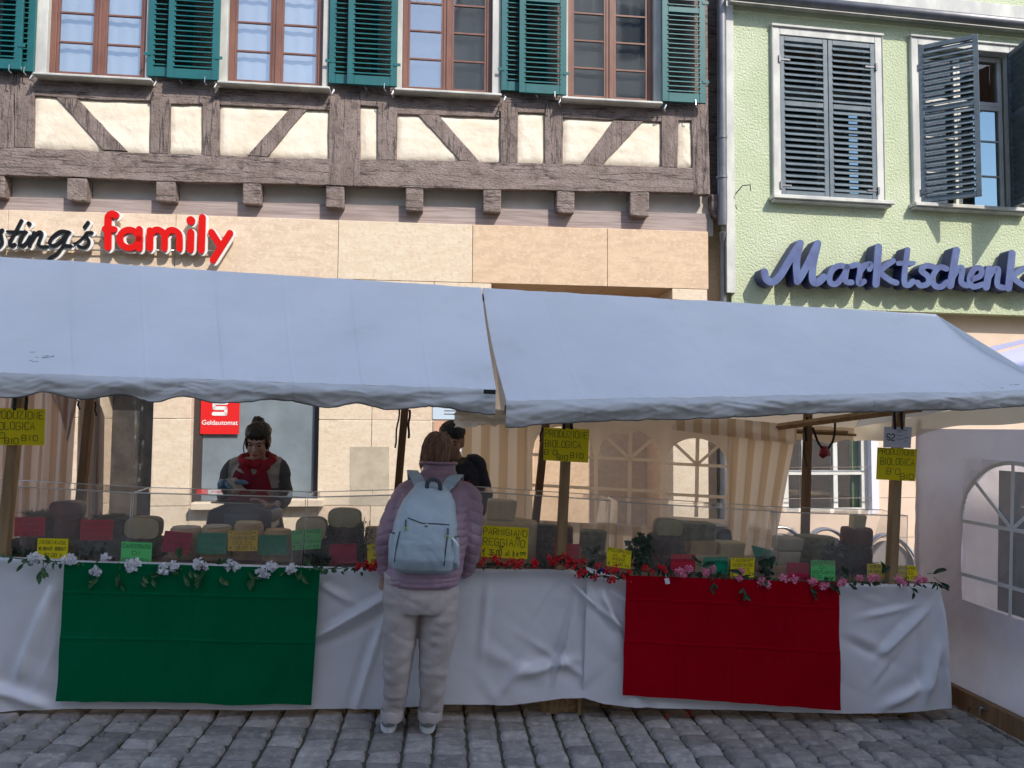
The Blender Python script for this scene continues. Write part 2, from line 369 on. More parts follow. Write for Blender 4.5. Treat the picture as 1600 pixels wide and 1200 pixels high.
# weeds in the joints (a few green tufts)
mb = MB()
for (px, py) in ((586,1148),(465,1150),(210,1130),(260,1110),(190,1165),(185,1125),(160,1150),(265,1098),(330,1158),(500,1120)):
    p = unp(S, px, py, 0, 2)
    for _ in range(26):
        a = rnd.uniform(0, 6.28); r = rnd.uniform(0, .03); q = p + Vector((math.cos(a)*r*.5, math.sin(a)*r*1.6, -.01)); l = rnd.uniform(.008, .022)
        d = Vector((math.cos(a+1), math.sin(a+1), 0))*.005
        mb.add([q - d, q + d, q + d*1.2 + Vector((rnd.uniform(-l,l), rnd.uniform(-l,l), l))], [(0,1,2)])
weed = mat('weed_leaf', (.05,.12,.025), .8)
single('weeds', mb, weed, kind='stuff', fr=S, label='small green weeds growing in the joints of the cobbles', cat='weeds')

# ================================================================== the tall house across the street (shades the stalls)
hs = Thing('brick_house', 'tall plain house across the street whose shade covers the stalls', 'house', o=(7, -4, 0))
mb = MB(); mb.prism([(1.75,-4,-1),(13.5,-4,-1),(13.5,-4,14.5),(1.75,-4,14.5)], (0,-7,0)); hs.part('wall', mb, mat('far_render', (.5,.46,.4), .9))
mb = MB(); mb.prism([(1.75,-4.0,14.5),(1.75,-11.,14.5),(1.75,-7.5,16.2)], (11.75,0,0)); hs.part('roof', mb, mat('far_tiles', (.2,.08,.05), .9))
for k in range(4):
    for j in range(5):
        mb = MB(); mb.box((3+k*2.8, -3.99, 1.6+j*2.6), (4.1+k*2.8, -3.96, 3.1+j*2.6)); hs.part('window', mb, mat('far_glass', (.03,.04,.05), .1) if k+j == 0 else bpy.data.materials['far_glass'])

for (x0_, x1_, zt_, lab_) in ((-16, 1.70, 9.6, 'low house across the street, left of the tall one'), (13.55, 30, 9.2, 'low house across the street, right of the tall one')):
    h2 = Thing('town_house', lab_, 'house', o=((x0_+x1_)/2, -4, 0)); mb = MB(); mb.prism([(x0_,-4.02,-1),(x1_,-4.02,-1),(x1_,-4.02,zt_-1.6),(x0_,-4.02,zt_-1.6)], (0,-7,0)); h2.part('wall', mb, bpy.data.materials['far_render'])
    mb = MB(); mb.prism([(x0_,-4.02,zt_-1.6),(x0_,-11.,zt_-1.6),(x0_,-7.5,zt_+.8)], (x1_-x0_,0,0)); h2.part('roof', mb, bpy.data.materials['far_tiles'])

# ================================================================== timber-framed house
TH = Thing('timber_house', 'half-timbered house with brown beams, cream panels, teal shutters and a sandstone ground floor', 'house', F, (-1.5, 0, 0))
YB, YP = -.03, 0.        # beam faces stand a little proud of the plaster
def fpoly(pts, y0, y1, mb=None, m=0, P=FP):
    mb = mb or MB(); mb.prism([P(x, y, y0) for x, y in pts], (0, y1 - y0, 0), m); return mb
def rough_prism(pts, y0, y1, P=FP, amp=.006, step=.12, seed=0):
    """hand-hewn timber: the outline subdivided and jittered"""
    q = [P(x, y, y0) for x, y in pts]; o = []
    for i in range(len(q)):
        a, b = q[i], q[(i+1) % len(q)]; n = max(1, int((b-a).length/step))
        for k in range(n):
            p = a.lerp(b, k/n); o.append(p + Vector((fz(p.x*5, p.z*5, seed)*amp, 0, fz(p.x*5+9, p.z*5, seed)*amp)) * (0 if k == 0 else 1.8))
    mb = MB(); mb.prism(o, (0, y1-y0, 0)); return mb
# plaster backing with softly pillowed panels
panels = [((52,147),(237,157),(237,242),(48,232)),((264,161),(318,162),(318,242),(264,240)),((341,163),(517,171),(517,251),(341,244)),
 ((561,165),(592,168),(592,252),(561,250)),((618,177),(784,183),(784,256),(618,250)),((807,175),(853,177),(853,257),(807,256)),
 ((878,182),(1036,190),(1036,261),(878,256)),((1058,187),(1083,188),(1083,263),(1058,262))]
for pi, q in enumerate(panels):
    c = [FP(x, y, YP) for x, y in q]
    def pf(a, b, c=c, pi=pi):
        p = c[3].lerp(c[2], a).lerp(c[0].lerp(c[1], a), b)
        e = min(a, 1-a)*(c[1]-c[0]).length; g = min(b, 1-b)*(c[3]-c[0]).length; d = min(e, g)
        return p + Vector((0, .014 - .026*min(1, d/.07)**.5 + .005*fbm(p.x*6, p.z*6, pi), 0))
    mb = MB(); mb.grid(pf, 30, 20); TH.part('plaster_panel', mb, MT['plaster'], smooth=True)
beams = [
 ('rail', [(-60,228),(52,231),(235,239),(512,248),(620,249),(900,256),(1085,262),(1085,301),(1000,300),(760,296),(565,291),(512,289),(250,283),(100,276),(-60,273)]),
 ('rail', [(20,118),(235,126),(235,158),(140,155),(55,149),(20,146)]), ('rail', [(235,126),(345,130),(345,163),(266,162),(235,160)]),
 ('rail', [(345,130),(515,140),(515,172),(440,168),(345,164)]), ('rail', [(563,140),(780,152),(780,183),(705,180),(620,178),(620,168),(563,164)]),
 ('rail', [(780,152),(1034,162),(1034,190),(880,183),(880,178),(809,175),(780,174)]), ('rail', [(1034,160),(1082,162),(1082,188),(1034,187)]),
 ('post', [(-60,100),(21,100),(21,232),(-60,230)]), ('post', [(22.5,100),(54,104),(52,231),(22.5,230)]),
 ('post', [(235,150),(266,152),(264,241),(235,239)]), ('post', [(316,155),(343,155),(343,245),(316,243)]),
 ('post', [(515,150),(563,152),(563,291),(513,289)]), ('post', [(590,160),(621,162),(620,250),(590,250)]),
 ('post', [(782,160),(809,162),(809,255),(782,254)]), ('post', [(851,162),(880,165),(880,257),(851,256)]),
 ('post', [(1034,168),(1060,170),(1059,262),(1034,261)]), ('post', [(1081,160),(1106,160),(1110,304),(1083,303)]),
 ('brace', [(87,151),(119,152),(199,236),(160,234)]), ('brace', [(452,170),(480,171),(417,245),(386,243)]),
 ('brace', [(652,177),(684,178),(750,253),(719,251)]), ('brace', [(958,188),(1006,189),(940,259),(908,257)])]
for i, (nm, q) in enumerate(beams):
    off = {'rail': 0, 'post': -.004, 'brace': .003}[nm] + (i % 3)*.0013
    o = TH.part(nm, rough_prism(q, YB + off, .06 + off*.5, seed=i), MT['beam' if nm == 'rail' else 'beamV'], bevel=.007, segs=2)
# backing wall behind shutters and around windows
mb = MB(); x0 = FP(-120,0).x; x1 = FP(1106,100).x
zt = 6.9
mb.box((x0, .012, FP(500,160).z), (x1, .10, FP(500,160).z + .02))
# joist ends
js = [(-25,5,272,309),(104,134,277,315),(243,273,279,316),(379,407,283,320),(509,537,290,326),(634,661,292,331),(755,783,294,333),(870,898,296,334),(985,1015,298,339)]
for k, (a, b, t, bt) in enumerate(js):
    p = FP(a, t, YB); q = FP(b, bt, YB)
    pts = []
    mbj = MB(); z0, z1 = q.z, p.z
    mbj.add([(p.x,YB+.012,z0+.012),(q.x,YB+.012,z0+.004),(q.x,YB+.006,z1),(p.x,YB+.006,z1),(p.x,.30,z0+.03),(q.x,.30,z0+.03),(q.x,.30,z1),(p.x,.30,z1)],
            [(0,1,2,3),(4,7,6,5),(0,4,5,1),(1,5,6,2),(2,6,7,3),(3,7,4,0)])
    o = TH.part('joist_end', mbj, MT['beam'], bevel=.012, segs=2)
zb = FP(500, 288, YB).z
mb = MB(); pl, pr = FP(-120, 280, .2), FP(1110, 303, .2)
mb.box((pl.x, .13, zb - .35), (pr.x, .16, zb + .12)); TH.part('infill_board', mb, MT['infill'])
def yat(x, a, b): return a[1] + (b[1]-a[1])*(x-a[0])/(b[0]-a[0])
fp_ = [(-120,305),(520,319),(1107,334),(1107,372),(520,358),(-120,340)]
TH.part('fascia_board', fpoly([(x, y) for x, y in fp_], .092, .128), MT['fascia'])
# sandstone ground floor: real blocks with joints; openings left free
YS = .045
def blocks():
    mb = MB(); zt = FP(500, 343, YS).z; xs = [FP(x, 400, YS).x for x in (-200,10,273,528,738,949,1107)]
    zj = FP(700, 441, YS).z; g = .0022
    mi = [0,0,0,1,2,2]
    for i in range(6):
        ztl = FP((-200,10,273,528,738,949)[i], (322,328,335,344,351,357)[i], YS).z - .0
        ztr = FP((10,273,528,738,949,1107)[i], (328,335,344,351,357,362)[i], YS).z
        x0, x1 = xs[i] + g, xs[i+1] - g; zz = zj if i >= 3 else FP(300, 434, YS).z
        mb.add([(x0,YS,zz+g),(x1,YS,zz+g),(x1,YS,ztr),(x0,YS,ztl),(x0,.5,zz+g),(x1,.5,zz+g),(x1,.5,ztr),(x0,.5,ztl)],
               [(0,1,2,3),(4,7,6,5),(0,4,5,1),(1,5,6,2),(2,6,7,3),(3,7,4,0)], mi[i])
    return mb, zj
mb, zj = blocks()
X = lambda px, py=700: FP(px, py, YS).x
Z = lambda py, px=500: FP(px, py, YS).z
ztop = zj
opens = [(X(150), X(237), Z(905), Z(575)), (X(297), X(497), Z(792), Z(575)), (X(768,441), X(1050,447), -1., zj - .004)]
zrows = [Z(1090), Z(960), Z(868), Z(790), Z(656), Z(540), ztop]
# piers and courses between openings
def wallblock(x0, x1, z0, z1, m):
    g = .0022; mb.box((x0+g, YS, z0+g), (x1-g, .5, z1-g), m)
cols = [X(-200), X(-60), X(60), X(150), X(237), X(297), X(497), X(580), X(675), X(768,441), X(1050,447), X(1107)]
for r in range(len(zrows) - 1):
    z0, z1 = zrows[r], zrows[r+1]
    for i in range(len(cols) - 1):
        x0, x1 = cols[i], cols[i+1]; xm, zm = (x0+x1)/2, (z0+z1)/2; cuts = [(z0, z1)]
        for (a, b, c, d) in opens:
            if a - .01 < xm < b + .01:
                new = []
                for (s, t) in cuts:
                    if c > s + .02: new.append((s, min(t, c)))
                    if d < t - .02: new.append((max(s, d), t))
                cuts = [(s, t) for s, t in new if t - s > .02]
        for (s, t) in cuts: wallblock(x0, x1, s, t, (i*7 + r*3) % 3 if i > 8 else (1, 1, 0)[(i + r) % 3])
# entrance recess
a, b = opens[2][0], opens[2][1]; D = 1.0
mb.box((a-.3, YS+D, -1), (b+.3, YS+D+.2, zj), 2); mb.box((a-.2, .502, -1), (a-.004, YS+D-.003, zj), 2); mb.box((b+.004, .502, -1), (b+.2, YS+D-.003, zj), 2)
mb.box((a-.3, .502, zj+.002), (b+.3, YS+D+.2, zj+.2), 2)
TH.part('stone_wall', mb, [MT['stoneB'], MT['stoneB'], MT['stoneC']] if 0 else [MT['stoneA'], MT['stoneB'], MT['stoneC']], bevel=.004)
# patched square and ledge
mb = MB(); q = [FP(x, y, YS-.004) for x, y in ((547,698),(608,698),(608,790),(547,790))]; mb.prism(q, (0,.006,0)); TH.part('wall_patch', mb, mat('patch_mortar', (.50,.43,.33), .9, (.42,.36,.27), 8))
for (xa, xb, ya, yb) in ((297,400,786,797),(430,505,781,792),(400,430,784,795)):
    pa = FP(xa, ya, YS-.10); pb = FP(xb, yb, YS-.10); mb = MB(); mb.box((pa.x, YS-.10, pb.z), (pb.x-.004, YS+.05, pa.z)); TH.part('window_ledge', mb, MT['stoneB'], bevel=.006)
# dark opening and frosted shop window
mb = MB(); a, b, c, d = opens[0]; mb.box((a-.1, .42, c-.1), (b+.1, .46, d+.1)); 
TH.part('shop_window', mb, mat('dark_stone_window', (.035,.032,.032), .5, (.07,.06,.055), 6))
a, b, c, d = opens[1]; w1 = MB(); fw = .05
w1.box((a, YS+.10, c), (a+.085, YS+.16, d)); w1.box((b-.055, YS+.10, c), (b, YS+.16, d)); w1.box((a+.086, YS+.10, c), (b-.056, YS+.16, c+.05))
sw = TH.part('shop_window', w1, mat('bronze_frame', (.05,.04,.038), .5))
mb = MB(); mb.box((a+.086, YS+.12, c+.051), (b-.056, YS+.13, d)); TH.part('pane', mb, MT['frost'], parent=sw)
mb = MB(); mb.box((a-.1, .9, c-.2), (b+.1, .92, d+.2)); TH.part('room', mb, mat('shop_interior', (.10,.12,.13), .8, (.2,.23,.25), 1.2))
# ---- upper windows
def slats(mb, x0, x1, z0, z1, y, t, pitch=.052, ang=38, m=0, dep=None):
    dep = dep or (.078 if pitch > .06 else .052)
    n = int((z1 - z0) / pitch); p = (z1 - z0) / n
    for k in range(n):
        zc = z0 + (k + .5) * p; Mx = Matrix.Translation((0, y + t/2, zc)) @ Matrix.Rotation(R(ang), 4, 'X')
        mb.box((x0, -dep/2, -.004), (x1, dep/2, .004), m, Mx)
def shutter_mb(wd, ht, y0=0, mid=None, pitch=.052, t=.032, st=.07, rail=.10, jag=.012, ang=38):
    mb = MB(); mb.box((0, y0, 0), (st, y0+t, ht)); mb.box((wd-st, y0, 0), (wd, y0+t, ht))
    mb.box((st+.0005, y0+.001, 0), (wd-st-.0005, y0+t-.001, rail)); mb.box((st+.0005, y0+.001, ht-rail*.8), (wd-st-.0005, y0+t-.001, ht))
    secs = [(rail, ht-rail*.8)]
    if mid: mb.box((st+.0005, y0+.001, mid-.03), (wd-st-.0005, y0+t-.001, mid+.03)); secs = [(rail, mid-.03), (mid+.03, ht-rail*.8)]
    for (a, b) in secs: slats(mb, st-jag, wd-st+jag, a+.003, b-.003, y0-.004, t, pitch, ang)
    return mb
def move(mb, M):
    mb.v = [M @ p for p in mb.v]; return mb
win_px = [(76,229,113,122,50,236,116),(356,504,121,133,339,515,129),(628,768,131,140,616,784,140),(886,1020,142,150,878,1036,153)]
H = 1.45
for wi, (xa, xb, ya, yb, sa, sb, sy) in enumerate(win_px):
    p0 = FP(xa, ya+2, .02); x0 = p0.x; x1 = FP(xb, yb, .02).x; z0 = FP((sa+sb)/2, (sy + (sy+9))/2 + 2, -.08).z + .03; 
    # casing
    c0 = FP(sa+2, sy, 0).x; c1 = FP(sb-2, sy+8, 0).x; mbc = MB()
    mbc.box((c0, -.035, z0-.02), (x0-.001, .10, z0+H)); mbc.box((x1+.001, -.035, z0-.02), (c1, .10, z0+H)); mbc.box((x0-.0005, -.03, z0+H-.1), (x1+.0005, .09, z0+H))
    TH.part('window_casing', mbc, MT['casing'], bevel=.004)
    fr = MB(); yo = .045; f = .055; mx = (x0+x1)/2 
    fr.box((x0, yo-.02, z0), (x0+f, yo+.05, z0+H-.1)); fr.box((x1-f, yo-.02, z0), (x1, yo+.05, z0+H-.1)); fr.box((x0+f+.0004, yo-.019, z0), (x1-f-.0004, yo+.05, z0+.05))
    fr.box((mx-.045, yo-.015, z0+.0505), (mx+.045, yo+.045, z0+H-.1)); fr.box((mx-.012, yo-.027, z0+.0505), (mx+.012, yo-.0155, z0+H-.1))
    wo = TH.part('window', fr, MT['bfr'], bevel=.004)
    ba = MB(); panes = MB()
    for (u0, u1) in ((x0+f, mx-.045), (mx+.045, x1-f)):
        s_ = .022
        ba.box((u0+.0004, yo-.008, z0+.0504), (u0+s_, yo+.03, z0+H-.1)); ba.box((u1-s_, yo-.008, z0+.0504), (u1-.0004, yo+.03, z0+H-.1)); ba.box((u0+s_+.0003, yo-.007, z0+.0504), (u1-s_-.0003, yo+.03, z0+.08))
        for k in range(1, 5):
            zz = z0 + .08 + k*.305; ba.box((u0+s_+.0003, yo-.004, zz-.010), (u1-s_-.0003, yo+.02, zz+.010))
        panes.box((u0+s_-.004, yo+.006, z0+.075), (u1-s_+.004, yo+.010, z0+H-.1))
    TH.part('sash', ba, MT['bfr'], parent=wo, bevel=.002)
    TH.part('pane', panes, MT['glass'], parent=wo)
    # room behind: curtain in two of them
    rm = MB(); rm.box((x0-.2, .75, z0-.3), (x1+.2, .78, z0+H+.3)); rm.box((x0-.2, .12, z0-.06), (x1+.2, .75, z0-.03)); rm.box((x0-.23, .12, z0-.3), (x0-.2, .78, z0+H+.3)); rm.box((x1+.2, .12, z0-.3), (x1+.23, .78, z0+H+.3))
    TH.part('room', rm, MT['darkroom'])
    cu = MB()
    def cf(a, b, u0=0, u1=1, w=.003, z0=z0): return (u0 + (u1-u0)*a, .105 + w*math.sin(a*40) + .003*fz(a*9, b*3), z0 + .03 + (H-.05)*b)
    if wi < 2: cu.grid(lambda a, b: cf(a, b, x0+.03, x1-.03), 90, 4)
    else: cu.grid(lambda a, b: cf(a, b, x0+.03, x1-.03, .004), 60, 4)
    TH.part('curtain', cu, MT['curtain'] if wi < 2 else clear('net_curtain' , haze=.35 if wi == 3 else .22, gloss=0, hazec=(.35,.34,.33)), smooth=True, parent=wo)
    si = MB(); sl0 = FP(sa, sy, -.15).x; sl1 = FP(sb, sy+8, -.15).x
    si.box((sl0, -.15, z0-.052), (sl1, .03, z0-.022)); si.box((x0-.01, -.06, z0-.0215), (x1+.01, .02, z0-.003))
    TH.part('window_sill', si, MT['casing'], bevel=.008)
    # hooks
    for sx in (sl0 - .02, sl1 + .03):
        hk = MB(); hk.tube([(sx, -.10, z0-.02), (sx+.01, -.12, z0-.05), (sx-.01, -.13, z0-.09), (sx+.012, -.10, z0-.11)], [.006,.012,.010,.005], 6); TH.part('shutter_hook', hk, MT['metal'])
# wall between the windows, under the shutters (dark timber)
for (a, b) in ((-150,52),(233,342),(512,619),(781,881),(1034,1106)):
    za = FP((a+b)/2, 118 + .045*(a+b)/2, 0).z
    mb = MB(); mb.box((FP(a,100,0).x, -.001, za-.16), (FP(b,100,0).x, .10, za+H)); TH.part('wall_timber', mb, MT['beam'])
mbb = MB()
sh = [(-34,32,104,109,0),(0,52,108,113,1),(229,300,120,120,1),(260,341,122,124,0),(513,590,130,133,1),(542,620,132,134,0),(783,855,142,143,1),(811,885,145,147,0),(1035,1103,158,161,0)]
for (a, b, ya, yb, back) in sh:
    y = -.075 if back else -.135
    p = FP(a, ya, y); q = FP(b, yb, y); m_ = shutter_mb(q.x-p.x, 1.42, 0, mid=1.02)
    move(m_, Matrix.Translation((p.x, y, (p.z+q.z)/2)))
    so_ = TH.part('shutter', m_, MT['teal'], bevel=.003)
    hg = MB(); hx = q.x if not back else p.x
    for zz in (.22, 1.1): hg.box((hx-.035, y-.006, p.z+zz), (hx+.035, y-.001, p.z+zz+.03))
    TH.part('hinge', hg, MT['teal'], parent=so_)
    lt = MB(); lx = p.x + (q.x-p.x)*.75; lt.tube([(lx, y-.012, p.z+.03), (lx, y-.02, p.z-.03), (lx+.02, y-.012, p.z-.055)], .006, 6); TH.part('latch', lt, MT['metal'], parent=so_)
# dark recessed strip at the corner with its lower beam end
mb = MB(); p = FP(1106, 0, .3); q = FP(1135, 303, .3); mb.box((p.x-.1, .30, q.z), (q.x+.4, .35, 7.2)); TH.part('side_timber', mb, MT['beam'])
TH.part('joist_end', rough_prism([(1112,303),(1128,303),(1128,342),(1118,340),(1112,325)], YB+.05, .3, seed=3), MT['beam'], bevel=.01)
mb = MB(); p = FP(1107, 360, .32); mb.box((p.x-.2, .35, -1), (p.x+.6, .40, p.z+.4)); TH.part('stone_return', mb, MT['stoneB'])

xl_ = FP(-150,0).x; xr_ = FP(1106,100).x; zl_ = FP(-60,273).z
mb = MB(); mb.box((-16, .02, zl_), (FP(-60,200).x-.002, .12, 7.9)); TH.part('upper_wall', mb, MT['plaster'])
mb = MB(); mb.box((-16, -.03, zl_), (FP(-60,200).x-.003, .019, zl_+.32)); mb.box((-16, -.03, zl_+.95), (FP(-60,200).x-.003, .019, zl_+1.15)); TH.part('rail', mb, MT['beam'], bevel=.007)
for k in range(5):
    mb = MB(); x_ = FP(-60,200).x - .5 - k*1.5; mb.box((x_, -.034, zl_+.321), (x_+.2, .019, zl_+.949)); TH.part('post', mb, MT['beamV'], bevel=.007)
mb = MB(); mb.box((FP(-60,200).x, .03, 6.86), (xr_, .12, 7.9)); TH.part('upper_wall', mb, MT['plaster'])
mb = MB(); mb.prism([(-16,-.45,7.8),(-16,6,12.5),(-16,6,7.8)], (16+xr_-.05,0,0)); TH.part('roof', mb, bpy.data.materials['far_tiles'])
mb = MB(); mb.box((-16, YS, -1), (X(-200)-.003, .5, FP(500,343,YS).z)); TH.part('stone_wall', mb, MT['stoneA'])

# drainpipe between the houses
dp = Thing('drainpipe', 'grey metal drainpipe running down the corner between the timber house and the green house', 'drainpipe', F, FP(1128, 470, .05))
mb = MB(); pts = [FP(1127,-60,-.02), FP(1128,150,-.02), FP(1129,340,-.02), FP(1129,362,.0), FP(1130,380,.05), FP(1130,480,.05), FP(1131,900,.05)]
mb.tube(pts[:3] + [FP(1128.5,352,-.01)], .050, 16); dp.part('upper_pipe', mb, MT['zinc'], smooth=True, angle=50)
mb = MB(); mb.tube(pts[3:], .038, 16); dp.part('lower_pipe', mb, MT['zinc'], smooth=True, angle=50)
for (px, py, r) in ((1128,215,.056),(1128,277,.058),(1130,372,.046)):
    mb = MB(); c = FP(px, py, -.02 if py < 350 else .04); mb.tube([c - Vector((0,0,.015)), c + Vector((0,0,.015))], r, 16); dp.part('clamp', mb, MT['zinc'], smooth=True, angle=50)

# ================================================================== green house
GH = Thing('green_house', 'pale green rendered house with slate blue shutters and a peach ground floor', 'house', G, GP(1300, 600))
zg = GP(1400, 486).z; zsk = 7.6; xg0 = GP(1141, 200).x; xg1 = 8.0
wins = [(1209,1376,50,306),(1428,1586,66,318),(1600+80,1600+240,90,330)]
holes = []
for (a, b, t, bt) in wins:
    p = GP(a, bt); q = GP(b, t+8); holes.append((p.x+.03, q.x-.03, p.z, q.z))
mb = MB(); xs = [xg0] + [v for h in holes for v in h[:2]] + [xg1]
for i in range(0, len(xs), 2): mb.box((xs[i], 0, zg), (xs[i+1], .3, zsk))
for (a, b, c, d) in holes: mb.box((a+.0002, .0004, zg), (b-.0002, .3, c)); mb.box((a+.0002, .0004, d), (b-.0002, .3, zsk))
GH.part('wall', mb, MT['green'])
mb = MB(); p = GP(1136, 400, -.03); q = GP(1149, 400, -.03); mb.box((p.x, -.03, GP(1140,457,-.03).z), (q.x, .1, zsk)); GH.part('corner_strip', mb, MT['casing'])
mb = MB(); p = GP(1136, 460); mb.box((p.x, .02, -1), (p.x+.04, .3, zg+.05)); GH.part('corner_edge', mb, MT['iron'])
# cornice with gutter
zc = (GP(1160, 3, -.12).z + GP(1600, 46, -.12).z)/2
mb = MB(); mb.box((xg0-.02, -.06, zc+.02), (xg1, .0, zc+.30)); mb.box((xg0-.02, -.10, zc+.12), (xg1, -.061, zc+.30)); GH.part('cornice', mb, MT['casing'], bevel=.01)
mb = MB(); mb.tube([(xg0-.05, -.15, zc+.05), (xg1, -.15, zc+.05)], .055, 12); GH.part('gutter', mb, MT['zinc'], smooth=True)
mb = MB(); mb.prism([(xg0,-.4,zsk+.3),(xg0,6,12.5),(xg0,6,zsk+.3)], (xg1-xg0,0,0)); GH.part('roof', mb, bpy.data.materials['far_tiles'])
mb = MB(); mb.box((xg0,.003,zsk+.001),(xg1,.3,zsk+.299)); GH.part('wall', mb, MT['green'])
# ground floor
YG = .17; mb = MB()
wn = (1224, 1366, 640, 800); pa = GP(wn[0], wn[3], YG); pb = GP(wn[1], 640, YG); zt2 = GP(1300, 600, YG).z
mb.box((xg0, YG, -1), (pa.x, .45, zg+.1)); mb.box((pb.x, YG, -1), (xg1, .45, zg+.1)); mb.box((pa.x+.0003, YG+.0004, -1), (pb.x-.0003, .45, pa.z)); mb.box((pa.x+.0003, YG+.0004, zt2), (pb.x-.0003, .45, zg+.1))
GH.part('ground_floor_wall', mb, MT['peach'])
mb = MB()
for py in (730, 778, 680, 840): mb.box((xg0, YG-.001, GP(1400, py, YG).z), (xg1, YG+.01, GP(1400, py, YG).z+.006))
GH.part('wall_joint', mb, mat('joint_grey', (.25,.2,.17), .9))
f = MB(); L_ = lambda px, y=YG+.05: GP(px, 740, y).x; Zg = lambda py, y=YG+.05: GP(1300, py, y).z
y0, y1 = YG+.05, YG+.11
f.box((L_(1222), y0, Zg(801)), (L_(1232), y1, zt2)); f.box((L_(1302), y0, Zg(795)), (L_(1309), y1, zt2)); f.box((L_(1346), y0, Zg(801)), (L_(1356), y1, zt2))
f.box((L_(1253), y0+.001, Zg(795)), (L_(1258), y1, zt2))
f.box((L_(1232), y0+.002, Zg(802)), (L_(1346), y1, Zg(794))); f.box((L_(1232), y0-.004, Zg(742)), (L_(1346), y1-.002, Zg(735)))
gw = GH.part('ground_floor_window', f, MT['wht'], bevel=.003)
mb = MB(); mb.box((L_(1225), YG+.07, Zg(800)), (L_(1350), YG+.075, zt2)); GH.part('pane', mb, clear('cafe_glass', (.8,.85,.85), 0, .07, .01), parent=gw)
mb = MB(); mb.box((L_(1200), 1.9, Zg(900)), (L_(1400), 1.95, zt2+.3)); mb.box((L_(1200), .5, Zg(900)), (L_(1200)+.03, 1.9, zt2+.3)); mb.box((L_(1395), .5, Zg(900)), (L_(1395)+.03, 1.9, zt2+.3)); GH.part('cafe_room', mb, mat('cafe_dark', (.035,.045,.045), .8))
mb = MB(); mb.box((L_(1338), .30, Zg(800)), (L_(1347), .34, zt2)); GH.part('inner_curtain', mb, mat('lime_curtain', (.45,.5,.28), .9))
mb = MB(); ta = GP(1262, 767, .8); tb = GP(1300, 770, .8); mb.box((GP(1228,767,.8).x, .62, ta.z-.03), (tb.x, 1.0, ta.z)); 
for xx in (GP(1245,767,.8).x, tb.x-.08): mb.box((xx, .7, -.5), (xx+.04, .74, ta.z-.031))
ct = single('cafe_table', mb, MT['osb'], 'wooden cafe table seen through the white ground floor window', 'table', G, ta)
mb = MB(); mb.box((L_(1356), YG-.02, Zg(802)), (L_(1367), YG+.10, zt2)); GH.part('window_jamb', mb, MT['paper'])
# upper windows
def gwindow(a, b, t, bt, angL, angR):
    p = GP(a, bt, -.02); q = GP(b, t+8, -.02); x0, x1, z0, z1 = p.x, q.x, p.z, q.z; cw = .085
    cm = MB(); cm.box((x0, -.035, z0), (x0+cw, .08, z1)); cm.box((x1-cw, -.035, z0), (x1, .08, z1)); cm.box((x0+cw+.0004, -.034, z1-cw), (x1-cw-.0004, .08, z1)); cm.box((x0-.02, -.055, z1+.0004), (x1+.02, .0, z1+.03))
    cm.box((x0-.012, -.045, z0), (x0-.0003, 0, z1)); cm.box((x1+.0003, -.045, z0), (x1+.012, 0, z1))
    GH.part('window_casing', cm, MT['casing'], bevel=.005)
    sm = MB(); sm.box((x0-.05, -.12, z0-.05), (x1+.07, .02, z0-.006)); sm.box((x0-.03, -.09, z0-.075), (x1+.05, .0, z0-.051)); GH.part('window_sill', sm, MT['casing'], bevel=.006)
    fx0, fx1 = x0+cw, x1-cw; fm = MB(); mx = (fx0+fx1)/2; zr = z0 + (z1-cw-z0)*.68
    for (u0, u1) in ((fx0, mx), (mx, fx1)):
        for (w0, w1) in ((z0, zr), (zr, z1-cw)):
            fm.box((u0+.001, .10, w0), (u0+.045, .15, w1)); fm.box((u1-.045, .10, w0), (u1-.001, .15, w1)); fm.box((u0+.0455, .101, w0+.001), (u1-.0455, .15, w0+.05)); fm.box((u0+.0455, .101, w1-.05), (u1-.0455, .15, w1-.001))
            for k in (1, 2):
                zz = w0 + (w1-w0)*k/3
                if w0 == z0: fm.box((u0+.0455, .11, zz-.009), (u1-.0455, .14, zz+.009))
    wo = GH.part('window', fm, MT['wht'], bevel=.003)
    pm = MB(); pm.box((fx0, .122, z0), (fx1, .126, z1-cw)); GH.part('pane', pm, MT['dglass'], parent=wo)
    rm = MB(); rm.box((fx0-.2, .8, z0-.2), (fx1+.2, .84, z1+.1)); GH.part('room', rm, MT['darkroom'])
    wl = (fx1-fx0)/2 - .006; hh = z1-cw-z0-.02
    for side, ang in ((0, angL), (1, angR)):
        sm = shutter_mb(wl, hh, 0, mid=hh*.58, pitch=.066, st=.055, rail=.065, t=.034, jag=.004, ang=50)
        if side == 0: Mx = Matrix.Translation((fx0+.002, -.03, z0+.01)) @ Matrix.Rotation(-R(ang), 4, 'Z')
        else: Mx = Matrix.Translation((fx1-.002, -.03, z0+.01)) @ Matrix.Rotation(R(ang), 4, 'Z') @ Matrix.Translation((-wl, 0, 0))
        move(sm, Mx); s_o = GH.part('shutter', sm, MT['slate'], bevel=.003)
        hm = MB()
        for zz in (.10, hh-.28):
            hm.box((0 if side == 0 else wl-.12, -.006, zz), (.12 if side == 0 else wl, -.001, zz+.02)); hm.box((-.02 if side == 0 else wl-.0, -.02, zz-.03), (.0 if side == 0 else wl+.02, .0, zz+.05))
        move(hm, Mx); GH.part('hinge', hm, MT['zinc'], parent=s_o)
gwindow(*wins[0], 0, 0); gwindow(*wins[1], 38, 78)
p = wins[1]; q = GP(1612, 90, -.04)
sm = shutter_mb(.5, 1.6, 0, mid=.93, pitch=.066, st=.055, rail=.065, t=.034, jag=.004, ang=50); qq = GP(1585, 322, -.08); move(sm, Matrix.Translation((qq.x, -.08, qq.z+.02))); GH.part('shutter', sm, MT['slate'], bevel=.003)
